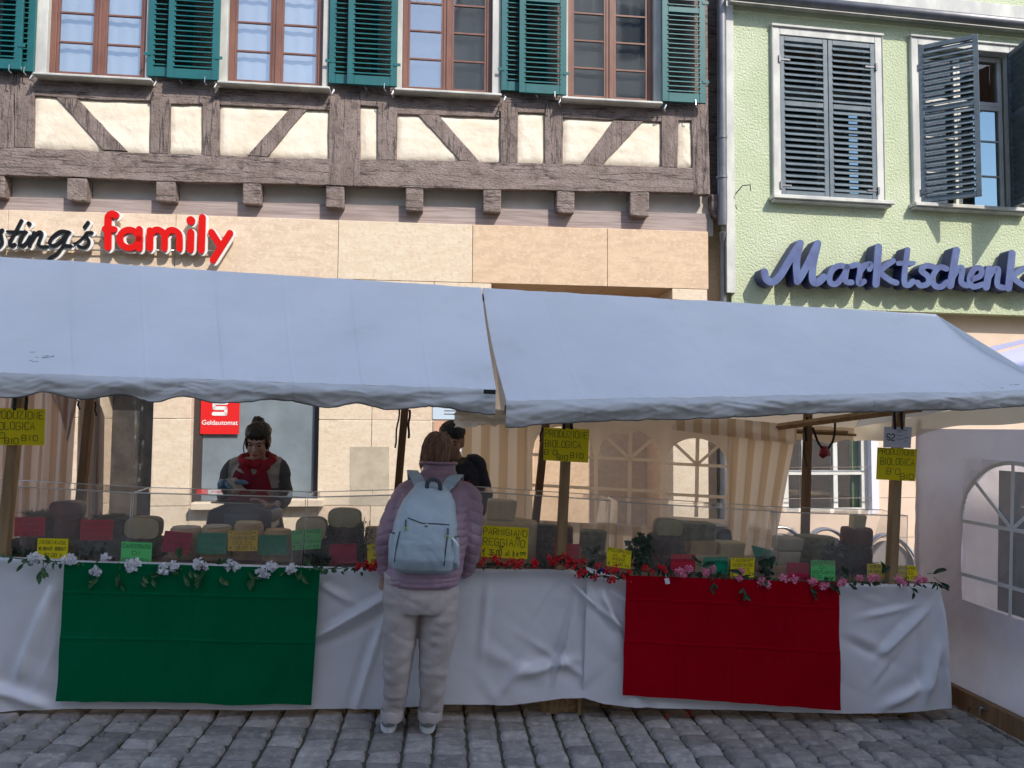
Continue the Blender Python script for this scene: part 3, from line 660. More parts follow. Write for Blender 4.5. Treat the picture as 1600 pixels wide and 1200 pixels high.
for (px, py) in ((1150,302),):
    mb = MB(); c = GP(px, py); mb.tube([c, c+Vector((.02,-.12,.05)), c+Vector((.09,-.16,.05)), c+Vector((.10,-.14,-.01))], .006, 6); GH.part('wall_hook', mb, MT['iron'])

# ================================================================== signs on the walls
def z1(x, y): return (x/4, 310 + y/4)
red = [[(722,104),(700,97),(680,108),(673,140),(672,305)],[(655,190),(712,192)],
 [(807+60*math.cos(t*math.pi/8), 252+56*math.sin(t*math.pi/8)) for t in range(17)],[(869,192),(869,312)],
 [(936,200),(934,310)],[(938,232),(962,200),(992,196),(1020,216),(1027,250),(1026,312)],[(1030,236),(1054,202),(1084,198),(1112,216),(1120,250),(1120,314)],
 [(1191,212),(1188,318)],[(1190,136),(1192,138)],[(1263,118),(1256,322)],[(1320,210),(1372,292)],[(1436,216),(1330,384)]]
rw = [44,40,40,42,42,40,40,44,54,44,42,42]
blk = [[(132,138),(95,210),(62,270),(66,296),(90,286)],[(44,206),(162,208)],[(150,214),(122,270),(124,294),(156,284),(190,240)],[(178,156),(179,158)],
 [(212,212),(182,298)],[(196,268),(226,220),(250,208),(256,230),(238,280),(252,300),(290,300)],
 [(430,210),(380,204),(335,232),(308,272),(324,294),(366,276),(424,214)],[(424,214),(396,284),(440,296)],[(398,284),(360,340),(310,372),(290,400)],[(548,150),(526,180)],
 [(572,212),(540,214),(534,236),(552,264),(546,292),(518,304),(488,296)],[(462,284),(500,258),(540,214)],
 [(12,196),(-2,206),(4,240),(8,280),(-16,304)],[(-90,300),(-40,250),(12,196)]]
bw = [20,16,20,28,20,20,20,20,18,22,19,12,20,16]
def fs(x, y, d): a, b = z1(x, y); p = FP(a, b, -.06); p.y = d; return p
sg = Thing('shop_sign', 'black script and fat red letters on two rails above the left tent', 'sign', F, fs(700, 320, 0))
YL = -.06
mb = MB()
for i, s_ in enumerate(red): ribbon(mb, s_, rw[i]+15, lambda x, y, d: fs(x+5, y+5, d), (YL+.022+i*.0004, YL+.05), smooth=4)
sg.part('letter_backing', mb, MT['lwhite'])
mb = MB()
for i, s_ in enumerate(red): ribbon(mb, s_, rw[i], fs, (YL+i*.0004, YL+.021), smooth=4)
sg.part('red_letters', mb, MT['lred'])
mb = MB()
for i, s_ in enumerate(blk): ribbon(mb, s_, bw[i]+15, lambda x, y, d: fs(x+5, y+5, d), (YL+.022+i*.0004, YL+.05), smooth=4)
sg.part('letter_backing', mb, MT['lwhite'])
mb = MB()
for i, s_ in enumerate(blk): ribbon(mb, s_, bw[i], fs, (YL+i*.0004, YL+.021), smooth=4)
sg.part('black_letters', mb, MT['lblack'])
for (a, b, c) in ((215,1440,236),(300,1420,318)):
    p = fs(-150, a+12, YL+.06); q = fs(1400, c, YL+.06); mb = MB(); mb.tube([p, q], .008, 6); sg.part('rail', mb, MT['metal'], smooth=True)
for px in (60, 250, 620, 900, 1080, 1350):
    mb = MB(); p = fs(px, 232, YL+.06); mb.tube([p, Vector((p.x, YS, p.z))], .006, 6); sg.part('bracket', mb, MT['metal'])
def gs(x, y, d): p = GP(1170 + x*.26875, 360 + y*.26875, -.19); p.y = d; return p
mk = [[(92,240),(104,284),(140,300),(180,268),(240,170),(300,74)],[(300,74),(278,180),(284,296)],[(284,296),(320,240),(402,76)],[(402,76),(376,190),(372,286),(400,304),(438,270)],
 [(572,212),(520,206),(478,244),(474,300),(512,310),(552,262),(574,210)],[(574,212),(562,290),(600,302)],[(600,206),(632,200),(650,220),(640,306),(672,296)],[(650,240),(676,204),(710,196),(704,224)],
 [(757,96),(742,312)],[(842,176),(770,236),(820,286),(862,304)],[(926,112),(906,290),(930,318),(958,296)],[(872,190),(960,190)],
 [(1080,212),(1036,204),(1006,232),(1046,268),(1046,308),(1004,320),(984,302)],[(1154,222),(1112,214),(1076,262),(1082,316),(1120,328),(1156,300)],
 [(1212,114),(1176,320)],[(1186,280),(1222,222),(1246,222),(1240,300),(1276,320)],[(1306,282),(1352,262),(1356,222),(1318,222),(1288,280),(1308,326),(1366,312)],
 [(1404,222),(1386,328)],[(1396,280),(1430,228),(1456,228),(1450,312),(1486,332)],[(1537,132),(1516,334)],[(1622,214),(1546,264),(1590,310),(1640,330)],
 [(1676,290),(1722,270),(1726,232),(1690,232),(1660,290),(1680,336),(1738,322)]]
ms = Thing('house_sign', 'deep blue three-dimensional script lettering fixed to the green wall', 'sign', G, gs(800, 320, 0))
mb = MB(); mb2 = MB()
for i, s_ in enumerate(mk):
    wd = 42 if len(s_) == 2 or i in (1, 2, 3, 0) else 33
    if i == 11: wd = 28
    ribbon(mb, s_, wd, gs, (-.19 + i*.0007, -.165), smooth=5)
    ribbon(mb2, s_, wd, gs, (-.1645, -.03), smooth=5)
ms.part('letter_faces', mb, MT['lblue']); ms.part('letter_sides', mb2, MT['lblued'])
for x, y in ((300,300),(560,300),(750,300),(920,300),(1110,310),(1310,310),(1520,320)):
    mb = MB(); p = gs(x, y, -.05); mb.tube([p, p + Vector((0, .05, 0))], .01, 6); ms.part('bracket', mb, MT['iron'])
# ================================================================== STALLS
wrn = random.Random(3)
def wr(x, y, s=0.): return fbm(x*3.1, y*3.1, s)*.5 + abs(fz(x*6 + s, y*6))*.5
# ---- tent canopies
def post_mb(top, bot, w=.052, seed=0):
    """squared timber post from bot to top (frame S points)"""
    mb = MB(); t = (top - bot); rings = []
    for k in range(9):
        p = bot.lerp(top, k/8) + Vector((fz(seed, k*.6)*.003, 0, 0)); h = w/2
        rings.append([p + Vector(q) for q in ((-h,-h,0),(h,-h,0),(h,h,0),(-h,h,0))])
    mb.loft(rings); return mb
VE, VR, VB = -.50, .55, 1.60
def tent(name, label, R0, R1, E0, E1, seed, scal, vh, drop_r=None, B1=None):
    t = Thing('market_tent', label, 'tent', S, Vector(((E0.x+E1.x)/2, .5, 0)))
    B0 = Vector((E0.x, VB, E0.z)); B1 = B1 or Vector((E1.x, VB, E1.z + .12))
    if seed == 1: B0.z += .12
    def front(a, b):
        r = R0.lerp(R1, a); e = E0.lerp(E1, a); p = r.lerp(e, b)
        sag = .034*math.sin(math.pi*b)*(1 + .55*math.sin(a*11 + seed)) + .012*math.sin(a*math.pi*3)*math.sin(math.pi*b) + .006*math.sin(a*26 + b*4)*math.sin(math.pi*b)
        n = .0035*sum(math.exp(-((a-q_)/.0018)**2) for q_ in (.13,.39,.64,.88)) + .003*math.exp(-((b-.36)/.006)**2) + .0022*math.exp(-((b-.68)/.005)**2) + .006*fbm(p.x*2.5, b*2.2, seed) + .012*abs(fz(p.x*1.3 + b*3, b*.7, seed+4))*b + .004*max(0, b-.85)/.15*fz(p.x*22, b*4, seed)
        return p + Vector((0, n*.6, -sag + n))
    mb = MB(); mb.grid(front, 420, 90); t.part('front_roof', mb, MT['tent'], smooth=True)
    rs = random.Random(seed); mb = MB()
    for _ in range(1):
        a0, b0 = rs.uniform(.1, .95), rs.uniform(.35, .95)
        for _ in range(rs.randint(3, 9)):
            a1, b1 = a0 + rs.gauss(0, .012), b0 + rs.gauss(0, .025); l = rs.uniform(.002, .012); mb.tube([front(a1 + l*k/3, b1 + .01*rs.random()) + Vector((0, -.0015, .0015)) for k in range(4)], .0012, 4)
    t.part('scuff_marks', mb, bpy.data.materials.get('scuff') or mat('scuff', (.42,.42,.42), .9))
    mb = MB(); mb.grid(lambda a, b: R0.lerp(R1, a).lerp(B0.lerp(B1, a), b) + Vector((0, .001, -.03*math.sin(math.pi*b) - .001)), 40, 12); t.part('back_roof', mb, MT['tentin'], smooth=True)
    def val(a, b):
        e = front(a, 1.0); u = e.x; q = scal(u)
        h = vh + q; w_ = wr(u, b*.4, seed)
        cr_ = .020*fz(u*3.4 + b*1.2, b*1.2 + seed, 1) + .010*abs(fz(u*7 - b*2.5, b*2, seed)) + .004*fz(u*17 + b*4, b*4, seed)
        return e + Vector((0, -.014*math.sin(min(1, b*3)*math.pi/2) + cr_*min(1, b*4) - .012*math.sin(b*math.pi), -h*b + .006*fz(u*9, b*3, seed)))
    mb = MB(); mb.grid(val, 420, 16); t.part('valance', mb, MT['tentv'], smooth=True)
    mb = MB(); pth = [val(k/200, 1.0) + Vector((0, -.003, 0)) for k in range(201)]; mb.tube(pth, .0035, 6)
    t.part('hem_cord', mb, mat('hem_grey', (.12,.12,.12), .7) if 'hem_grey' not in bpy.data.materials else bpy.data.materials['hem_grey'], smooth=True)
    # seams (a slightly raised welt)
    for a in ((.27, .52, .76) if drop_r is None else ()):
        mb = MB(); mb.grid(lambda s_, b, a=a: front(a + s_*.004 + .0, b) + Vector((0, -.001, .0022)), 2, 40); t.part('seam', mb, MT['tent'], smooth=True)
    # back valance
    mb = MB(); mb.grid(lambda a, b: B0.lerp(B1, a) + Vector((0, .01*fz(a*30, b*2, seed), -((.12 if seed == 2 else .03)+.02*math.cos((B0.x+(B1.x-B0.x)*a)*19))*b)), 120, 3); t.part('back_valance', mb, MT['tentin'], smooth=True)
    # ridge pole and eave battens
    for (p, q, nm) in ((R0, R1, 'ridge_pole'), (E0 + Vector((0,.05,.02)), E1 + Vector((0,.05,.02)), 'eave_batten'), (B0 + Vector((0,-.03,.0)), B1 + Vector((0,-.03,.0)), 'rear_batten')):
        mb = MB(); mb.tube([p + Vector((0,0,-.06)), q + Vector((0,0,-.06))], .010 if nm == 'rear_batten' else .024, 4); t.part(nm, mb, MT['pined'])
    return t, front, B0, B1
R0, R1 = SP(-150,391,VR), SP(752,450,VR); E0, E1 = SP(-150,577,VE), SP(775,609,VE)
pxu = lambda px: SP(px, 620, VE).x
sc1 = [(-160,.0),(-80,.02),(27,.028),(72,.0),(128,.028),(187,.0),(240,.028),(288,.0),(347,.028),(430,.0),(513,.03),(560,.006),(607,.03),(680,.010),(735,.03),(790,.045)]
sc1 = [(pxu(a), b) for a, b in sc1]
def scal1(u):
    for (a, b), (c, d) in zip(sc1, sc1[1:]):
        if a <= u <= c: t = (u-a)/(c-a); t = (1 - math.cos(math.pi*t))/2; return b + (d-b)*t
    return .02
T1, f1, T1b0, T1b1 = tent('market_tent', 'left white market tent over the green cloth stall, scalloped dirty valance', R0, R1, E0, E1, 1, scal1, .086)
r0, r1 = SP(754,450,VR), SP(1462,491,VR); e0, e1 = SP(791,627,VE), SP(1655,610,VE)
sc2 = [(pxu(a), b) for a, b in ((780,.045),(800,.05),(850,.035),(925,.03),(1100,.025),(1280,.012),(1400,.012),(1660,.0))]
def scal2(u):
    for (a, b), (c, d) in zip(sc2, sc2[1:]):
        if a <= u <= c: return b + (d-b)*(u-a)/(c-a)
    return .02
T2, f2, T2b0, T2b1 = tent('market_tent', 'right white market tent over the red cloth stall, sagging straight valance', r0, r1, e0, e1, 2, scal2, .085, drop_r=1, B1=SP(1335, 668, 1.5))
# right hip of tent 2 and its side valance
mb = MB(); mb.grid(lambda a, b: r1.lerp(e1.lerp(T2b1, a), b) + Vector((0, 0, -.05*math.sin(math.pi*b)*math.sin(math.pi*a))), 16, 12); T2.part('end_roof', mb, MT['tent'], smooth=True)
mb = MB(); mb.grid(lambda a, b: e1.lerp(T2b1, a) + Vector((.02*fz(a*8, b), 0, -(.13 + .02*math.sin(a*11))*b)), 40, 4); T2.part('end_valance', mb, MT['tentin'], smooth=True)
# left edge flap of tent 2 folding down into the gap
def flap(a, b):
    p = f2(0, a); return p + Vector((.035*b + .02*math.sin(a*6)*b, .05*b + .03*b*math.sin(a*9), -.13*b*(.3 + a) + .01*fz(a*9, b*4)))
mb = MB(); mb.grid(flap, 40, 8); T2.part('side_flap', mb, MT['tentv'], smooth=True)
def flap1(a, b):
    p = f1(1, .78 + .22*a); return p + Vector((.10*b*a, -.01, -.10*b*a + .015*fz(a*5, b*5)))
mb = MB(); mb.grid(lambda a, b: E1 + Vector((-.20 + .34*a + .02*fz(b*4, a*5), -.0 + .09*a + .03*fz(a*5, b*4), -.10 - .10*b*(1 - .4*a) + .02*fz(a*9, b*3))), 26, 10); T1.part('loose_corner', mb, MT['tentin'], smooth=True)
mb = MB(); p = SP(765, 612, VE-.03); mb.box(p + Vector((-.03,-.004,-.012)), p + Vector((.03,.002,.010))); T1.part('buckle', mb, MT['strap'])
# posts
def post(T, pt, pb, v, w=.052, m='pine', seed=0):
    a = SP(*pt, v); b = SP(*pb, v); t = (a-b)/(a.z-b.z); a = a + t*.12; b = b - t*(b.z - .0)
    return T.part('post', post_mb(a, b, w, seed), MT[m], bevel=.003), a, b
front_posts = [(T1, (27,655), (3,872)), (T2, (886,668), (876,872)), (T2, (1404,655), (1392,906))]
VP = .035
for k, (T, a, b) in enumerate(front_posts): post(T, a, b, VP, .053, 'pine', k)
for k, (T, a, b) in enumerate([(T1,(140,640),(129,750)), (T1,(632,645),(624,740)), (T2,(852,670),(842,765)), (T2,(1262,655),(1259,795))]): post(T, a, b, 1.15, .052, 'pined', 5+k)
# straps at the post heads
def strap(T, px, py0, py1, v, w=.012, wig=.0, px1=None):
    p = SP(px, py0, v); q = SP(px1 or px, py1, v); n = 8
    mb = MB(); mb.grid(lambda a, b: p.lerp(q, b) + Vector(((a-.5)*w + wig*math.sin(b*9), .004*math.sin(b*5), .0)), 2, n); T.part('strap', mb, MT['strap'])
for (T, l) in ((T1, [(23,625,638,-.01),(41,625,638,-.01)]), (T2, [(881,655,668,-.01),(893,655,668,-.01),(1398,648,668,-.01),(1409,648,668,-.01)])):
    for (x, a, b, v) in l: strap(T, x, a-10, b+3, v, .017)
for (T, x, a, b, x1, w) in ((T1,121,625,640,124,.014),(T1,148,628,650,150,.012),(T1,624,640,700,617,.012),(T1,640,640,685,638,.016),(T2,847,668,690,843,.012),(T2,1261,652,690,1258,.02),(T2,1256,690,730,1259,.010)):
    strap(T, x, a, b, 1.11, w, .004, x1)
# rafters of tent 2
for (a, b, va, vb, rr_) in (((1192,670),(1440,637),1.5,.1,.026), ((1225,672),(1325,676),1.5,1.2,.014)):
    mb = MB(); mb.tube([SP(*a, va), SP(*b, vb)], rr_, 4); T2.part('rafter', mb, MT['pine'])

# ---- striped and windowed side sheets hung at the back
def stripes_mat(name, ca, cb, per=.115, ratio=.5, trans=.35):
    m = bpy.data.materials.new(name); m.use_nodes = True; N = m.node_tree; L = N.links.new; P = N.nodes['Principled BSDF']; P.inputs['Roughness'].default_value = .8
    a = N.nodes.new('ShaderNodeAttribute'); a.attribute_name = 'tone'
    fr = N.nodes.new('ShaderNodeMath'); fr.operation = 'FRACT'; gt = N.nodes.new('ShaderNodeMath'); gt.operation = 'GREATER_THAN'; gt.inputs[1].default_value = ratio
    dv = N.nodes.new('ShaderNodeMath'); dv.operation = 'DIVIDE'; dv.inputs[1].default_value = per
    L(a.outputs['Fac'], dv.inputs[0]); L(dv.outputs[0], fr.inputs[0]); L(fr.outputs[0], gt.inputs[0])
    x = N.nodes.new('ShaderNodeMix'); x.data_type = 'RGBA'; x.inputs[6].default_value = tuple(ca)+(1,); x.inputs[7].default_value = tuple(cb)+(1,); L(gt.outputs[0], x.inputs[0]); L(x.outputs[2], P.inputs['Base Color'])
    t = N.nodes.new('ShaderNodeBsdfTranslucent'); L(x.outputs[2], t.inputs[0]); s = N.nodes.new('ShaderNodeMixShader'); s.inputs[0].default_value = trans
    L(P.outputs[0], s.inputs[1]); L(t.outputs[0], s.inputs[2]); L(s.outputs[0], N.nodes['Material Output'].inputs[0]); return m
STR = stripes_mat('striped_canvas', (.70,.57,.43), (.93,.86,.79), .155, .5, .6)
STR2 = stripes_mat('faded_striped_canvas', (.52,.39,.32), (.72,.64,.60), .09, .5, .5)
def drape(q, v, attr_px=True, fold=.012, fq=30, seed=0, nu=80, nv=30, flow=0.):
    """q: px corners tl,tr,br,bl; the stripe attribute follows the cloth"""
    c = [SP(x, y, v) for x, y in q]; wtop = (c[1]-c[0]).length; mb = MB()
    def fn(a, b):
        p = c[0].lerp(c[1], a).lerp(c[3].lerp(c[2], a), b)
        return p + Vector((0, fold*math.sin(a*fq + seed + b*flow) + fold*.8*fz(a*9, b*2.5, seed), .01*fz(a*5, b*3, seed)*b))
    mb.grid(fn, nu, nv)
    mb.attr = [(i/nu)*wtop*1.15 + .3*seed for j in range(nv+1) for i in range(nu+1)]; return mb
VS = 1.36
cs = Thing('tent_side_sheet', 'beige and white striped back sheet with three arched windows behind the red cloth stall', 'side sheet', S, SP(985, 900, VS))
cs.part('striped_cloth', drape([(722,640),(824,640),(820,960),(716,960)], VS, fold=.006, fq=20, seed=1), STR, smooth=True)
cs.part('striped_cloth', drape([(818,812),(1140,830),(1136,980),(814,980)], VS-.002, fold=.005, fq=40, seed=2), STR, smooth=True)
cs.part('striped_cloth', drape([(1138,668),(1242,690),(1186,990),(1128,980)], VS-.004, fold=.010, fq=24, seed=3, flow=1), STR, smooth=True)
cs.part('striped_cloth', drape([(1050,645),(1245,664),(1245,694),(1050,672)], VS-.03, fold=.006, fq=24, seed=4), STR, smooth=True)
SHW = mat('window_sheet_white', (.88,.79,.68), .7, trans=.55)
arch = [(832,928,662,712,812),(934,1034,671,717,818),(1041,1137,685,726,806)]
band_t = lambda x: 640 + (x-820)*.06
mb = MB()
for k, (a, b, t, s_, bt) in enumerate(arch):
    n = 24; pr = None
    for i in range(n + 1):
        x = a + (b-a)*i/n; yy = s_ - (s_-t)*math.sqrt(max(0, 1 - ((2*i/n)-1)**2)) + (i/n-.5)*6
        cur = (SP(x, band_t(x), VS), SP(x, yy, VS))
        if pr: mb.add([pr[0], cur[0], cur[1], pr[1]], [(0,1,2,3)])
        pr = cur
def pxquad(mb, q, v): mb.add([SP(x, y, v) for x, y in q], [(0,1,2,3)])
for (a, b) in ((820,832),(928,934),(1034,1041),(1137,1142)): pxquad(mb, [(a, band_t(a)),(b, band_t(b)),(b,832),(a,832)], VS)
for k, (a, b, t, s_, bt) in enumerate(arch):
    mb.add([SP(a,bt,VS), SP(b,bt+6,VS), SP(b,bt+22,VS), SP(a,bt+16,VS)], [(0,1,2,3)])
cs.part('window_surround', mb, SHW)
for k, (a, b, t, s_, bt) in enumerate(arch):
    mb = MB(); m_ = (a+b)/2; hw = 2.4
    def bar(x0, y0, x1, y1, w=hw):
        d = Vector((x1-x0, y1-y0)).normalized(); n = Vector((-d.y, d.x))*w
        mb.add([SP(x0+n.x, y0+n.y, VS-.004), SP(x1+n.x, y1+n.y, VS-.004), SP(x1-n.x, y1-n.y, VS-.004), SP(x0-n.x, y0-n.y, VS-.004)], [(0,1,2,3)])
    bar(m_+1, t, m_-1, bt+2, 3); bar(a, s_-2, b, s_+3); bar(a, s_+46, b, s_+51); bar(m_, s_, m_-36, s_-34); bar(m_, s_, m_+36, s_-31)
    cs.part('glazing_bar', mb, SHW)
    mb = MB(); pa, pb = SP(a-2, bt+8, VS+.006), SP(b+2, t-4, VS+.006); mb.grid(lambda u_, w_: (pa.x+(pb.x-pa.x)*u_, VS+.006+.006*fz(u_*5, w_*6, k), pa.z+(pb.z-pa.z)*w_), 24, 24); cs.part('window_film', mb, MT['film'], smooth=True)
cl_ = Thing('tent_side_sheet', 'faded striped curtain gathered behind the leftmost tent post', 'side sheet', S, SP(60, 900, 1.2))
cl_.part('striped_cloth', drape([(-90,600),(118,612),(98,960),(-100,960)], 1.25, fold=.022, fq=46, seed=6, nu=140), STR2, smooth=True)
cl_.part('striped_cloth', drape([(70,600),(124,612),(106,690),(96,650)], 1.235, fold=.012, fq=12, seed=7), STR2, smooth=True)
CRM = mat('cream_side_cloth', (.52,.44,.39), .8, trans=.3)
cl_.part('gathered_cloth', drape([(122,612),(158,618),(150,960),(112,960)], 1.28, fold=.014, fq=16, seed=8), CRM, smooth=True)
cl_.part('gathered_cloth', drape([(150,618),(164,650),(158,960),(138,960)], 1.27, fold=.006, fq=9, seed=9), CRM, smooth=True)
mb = MB(); q = drape([(150,610),(240,612),(240,760),(156,770)], 1.33, fold=.02, fq=9, seed=3, nu=40, nv=30); q.attr = []; cl_.part('window_film', q, clear('dusty_film', haze=.035, gloss=.04, rough=.15, bump=1., bsc=5, smudge=.05), smooth=True)

# ---- neighbouring tent at the far right
NU = 2.86
def NP(px, py, u=NU): return unp(S, px, py, u, 0)
nt_ = Thing('market_tent', 'neighbouring white tent at the right edge with lilac roof and arched plastic window', 'tent', S, (NU+.8, .6, 0))
NW = mat('lilac_white_canvas', (.86,.80,.85), .6, (.80,.74,.79), 3, bump=.5, bsc=5, bd=.02, trans=.3)
fa, fb = NP(1428, 900).y, NP(1640, 900).y - .5
def nwall(a, b):
    v = fa + (fb-fa)*a; ztop = 1.72; z = ztop + (.10 - ztop)*b
    flare = -.10*max(0, b-.55)**1.5
    return Vector((NU + flare + .022*fz(v*2.6, z*2.2, 4) + .012*abs(fz(v*7 + z*5, z*4, 2)) + .01*fz(v*5, z*13, 1)*max(0, b-.5), v, z + .03*fz(v*2, 3)*b))
# the opening for the arched window is left free in the sheet
wv0, wv1 = NP(1504, 800).y, NP(1640, 800).y; wz0, wz1 = NP(1540, 950).z, NP(1560, 722).z
def hole(a, b):
    v = fa + (fb-fa)*a; z = 1.72 + (.10-1.72)*b; cv = wv1 if 0 else (wv0 + (-.62))/2
    lo_, hi_ = cv - abs(wv0-cv), wv0
    if not (lo_ < v < hi_) or z < wz0: return False
    r = (hi_-lo_)/2; zs = wz1 - r*.9
    return z < zs or ((v-cv)/r)**2 + ((z-zs)/(r*.9))**2 < 1
mb = MB(); tmp = MB(); tmp.grid(nwall, 150, 110)
keep = [i for i in range(len(tmp.f)) if not hole(((i % 150)+.5)/150, ((i//150)+.5)/110)]
mb.v = tmp.v; mb.f = [tmp.f[i] for i in keep]; mb.m = [0]*len(mb.f); nt_.part('side_sheet', mb, NW, smooth=True)
cv = (wv0 - .62)/2; rr = abs(wv0-cv); zs = wz1 - rr*.9
mb = MB(); 
def bar3(v0, z0, v1, z1, w=.011):
    d = Vector((v1-v0, z1-z0)).normalized(); n = Vector((-d.y, d.x))*w; X_ = NU-.014
    pts = [(v0+n.x, z0+n.y), (v1+n.x, z1+n.y), (v1-n.x, z1-n.y), (v0-n.x, z0-n.y)]
    mb.prism([(X_ + .012*fz(a*2.6, b*2.2, 4), a, b) for a, b in pts], (.003, 0, 0))
bar3(cv, wz1, cv, wz0); bar3(cv-rr, zs, cv+rr, zs); bar3(cv-rr, zs-.33, cv+rr, zs-.33); bar3(cv, zs, cv-rr*.75, zs+rr*.62); bar3(cv, zs, cv+rr*.75, zs+rr*.62)
pth = [(cv + rr*math.cos(t), zs + rr*.9*math.sin(t)) for t in [math.pi*k/20 for k in range(21)]]
for p, q in zip(pth, pth[1:]): bar3(*p, *q, .012)
nt_.part('glazing_bar', mb, MT['tent'])
mb = MB(); mb.grid(lambda a, b: (NU+.008+.01*fz(a*5, b*7), cv-rr-.01 + (2*rr+.02)*a, wz0-.01 + (wz1-wz0+.02)*b), 20, 30); nt_.part('window_film', mb, clear('milky_film', haze=.22, gloss=.03, rough=.2, hazec=(.55,.53,.60), smudge=.14, bump=.5, bsc=6), smooth=True)
mb = MB(); mb.grid(lambda a, b: (SP(1431,800,1.5).x+2.6*a, 1.5+.03*fz(a*9, b*4), .1+1.65*b), 30, 20); nt_.part('side_sheet', mb, NW, smooth=True)  # back sheet, added to keep the inside of this tent dim
# base timber
mb = MB(); a_, b_ = NP(1497, 1090, NU-.06), NP(1640, 1150, NU-.10)
y0_, y1_ = a_.y + .5, b_.y - .6
mb.box((NU-.15, y1_, .045), (NU-.10, y0_, .155)); nt_.part('base_board', mb, MT['pined'], bevel=.004)
mb = MB(); yl = NP(1536, 1110, NU-.15).y; mb.box((NU-.158, yl-.04, .11), (NU-.1505, yl+.04, .125)); mb.tube([(NU-.158, yl, .118), (NU-.17, yl, .118), (NU-.17, yl, .08)], .006, 6); nt_.part('latch', mb, MT['metal'])
# roof of the neighbouring tent
LIL = mat('lilac_roof_canvas', (.58,.58,.80), .5, (.54,.54,.76), 2, bump=.3, bsc=4, bd=.02, trans=.1)
pk = SP(1800, 455, 1.4); c0 = SP(1500, 578, .9); c1 = SP(1500, 572, 2.2)
mb = MB(); 
for (p, q) in ((SP(1510,565,1.0), SP(1760,620,-.2)), (SP(1510,560,1.0), SP(1530,545,2.3))):
    mb.grid(lambda a, b, p=p, q=q: pk.lerp(p.lerp(q, a), b) + Vector((0, 0, -.06*math.sin(math.pi*b) )), 16, 12)
nt_.part('roof', mb, LIL, smooth=True)
for (px, py) in ((1497, 900),):
    mb = MB(); a_ = NP(px, 700, NU+.03); mb.tube([(NU+.04, fa-.02, 0), (NU+.04, fa-.02, 1.8)], .018, 8); nt_.part('pole', mb, MT['metal'], smooth=True)
mb = MB(); mb.tube([(NU+.04, fb+.05, 0), (NU+.04, fb+.05, 1.8)], .018, 8); nt_.part('pole', mb, MT['metal'], smooth=True)
# notice board, oversized and dark to stand in for the dim tent inside
mb = MB(); mb.box((NU+.5, -.75, .52), (NU+.52, .55, 1.46)); nb = single('notice_board', mb, MT['slate'], 'blue notice board with small print, oversized to darken the view through the plastic window', 'board', S, (NU+.5, 0, .95))
mb = MB()
for k in range(13): mb.box((NU+.496, -.62 + .05*rnd.random(), 1.38-.05*k), (NU+.4995, .36 - .3*rnd.random(), 1.389-.05*k))
x = bpy.data.objects.new('writing', mesh_of('writing', mb, MT['paper'], Vector((NU+.5, 0, .95)))); COL.objects.link(x); x.parent = nb

# ---- tables, under the sheeting
WT = .752
def ztab(px, v=0): return WT
def table(label, pxa, pxb):
    a, b = SP(pxa, 900).x, SP(pxb, 900).x; t = Thing('trestle_table', label, 'table', S, ((a+b)/2, .45, 0))
    mb = MB(); mb.box((a, .0, WT-.035), (b, .85, WT-.008)); t.part('tabletop', mb, MT['pined'])
    for x in (a+.12, (a+b)/2, b-.12):
        for y in (.10, .72):
            mb = MB(); mb.box((x-.03, y, .005), (x+.03, y+.05, WT-.036)); t.part('leg', mb, MT['pined'])
table('long trestle table under white sheeting behind the green cloth', -120, 905)
table('trestle table under white sheeting behind the red cloth', 930, 1470)
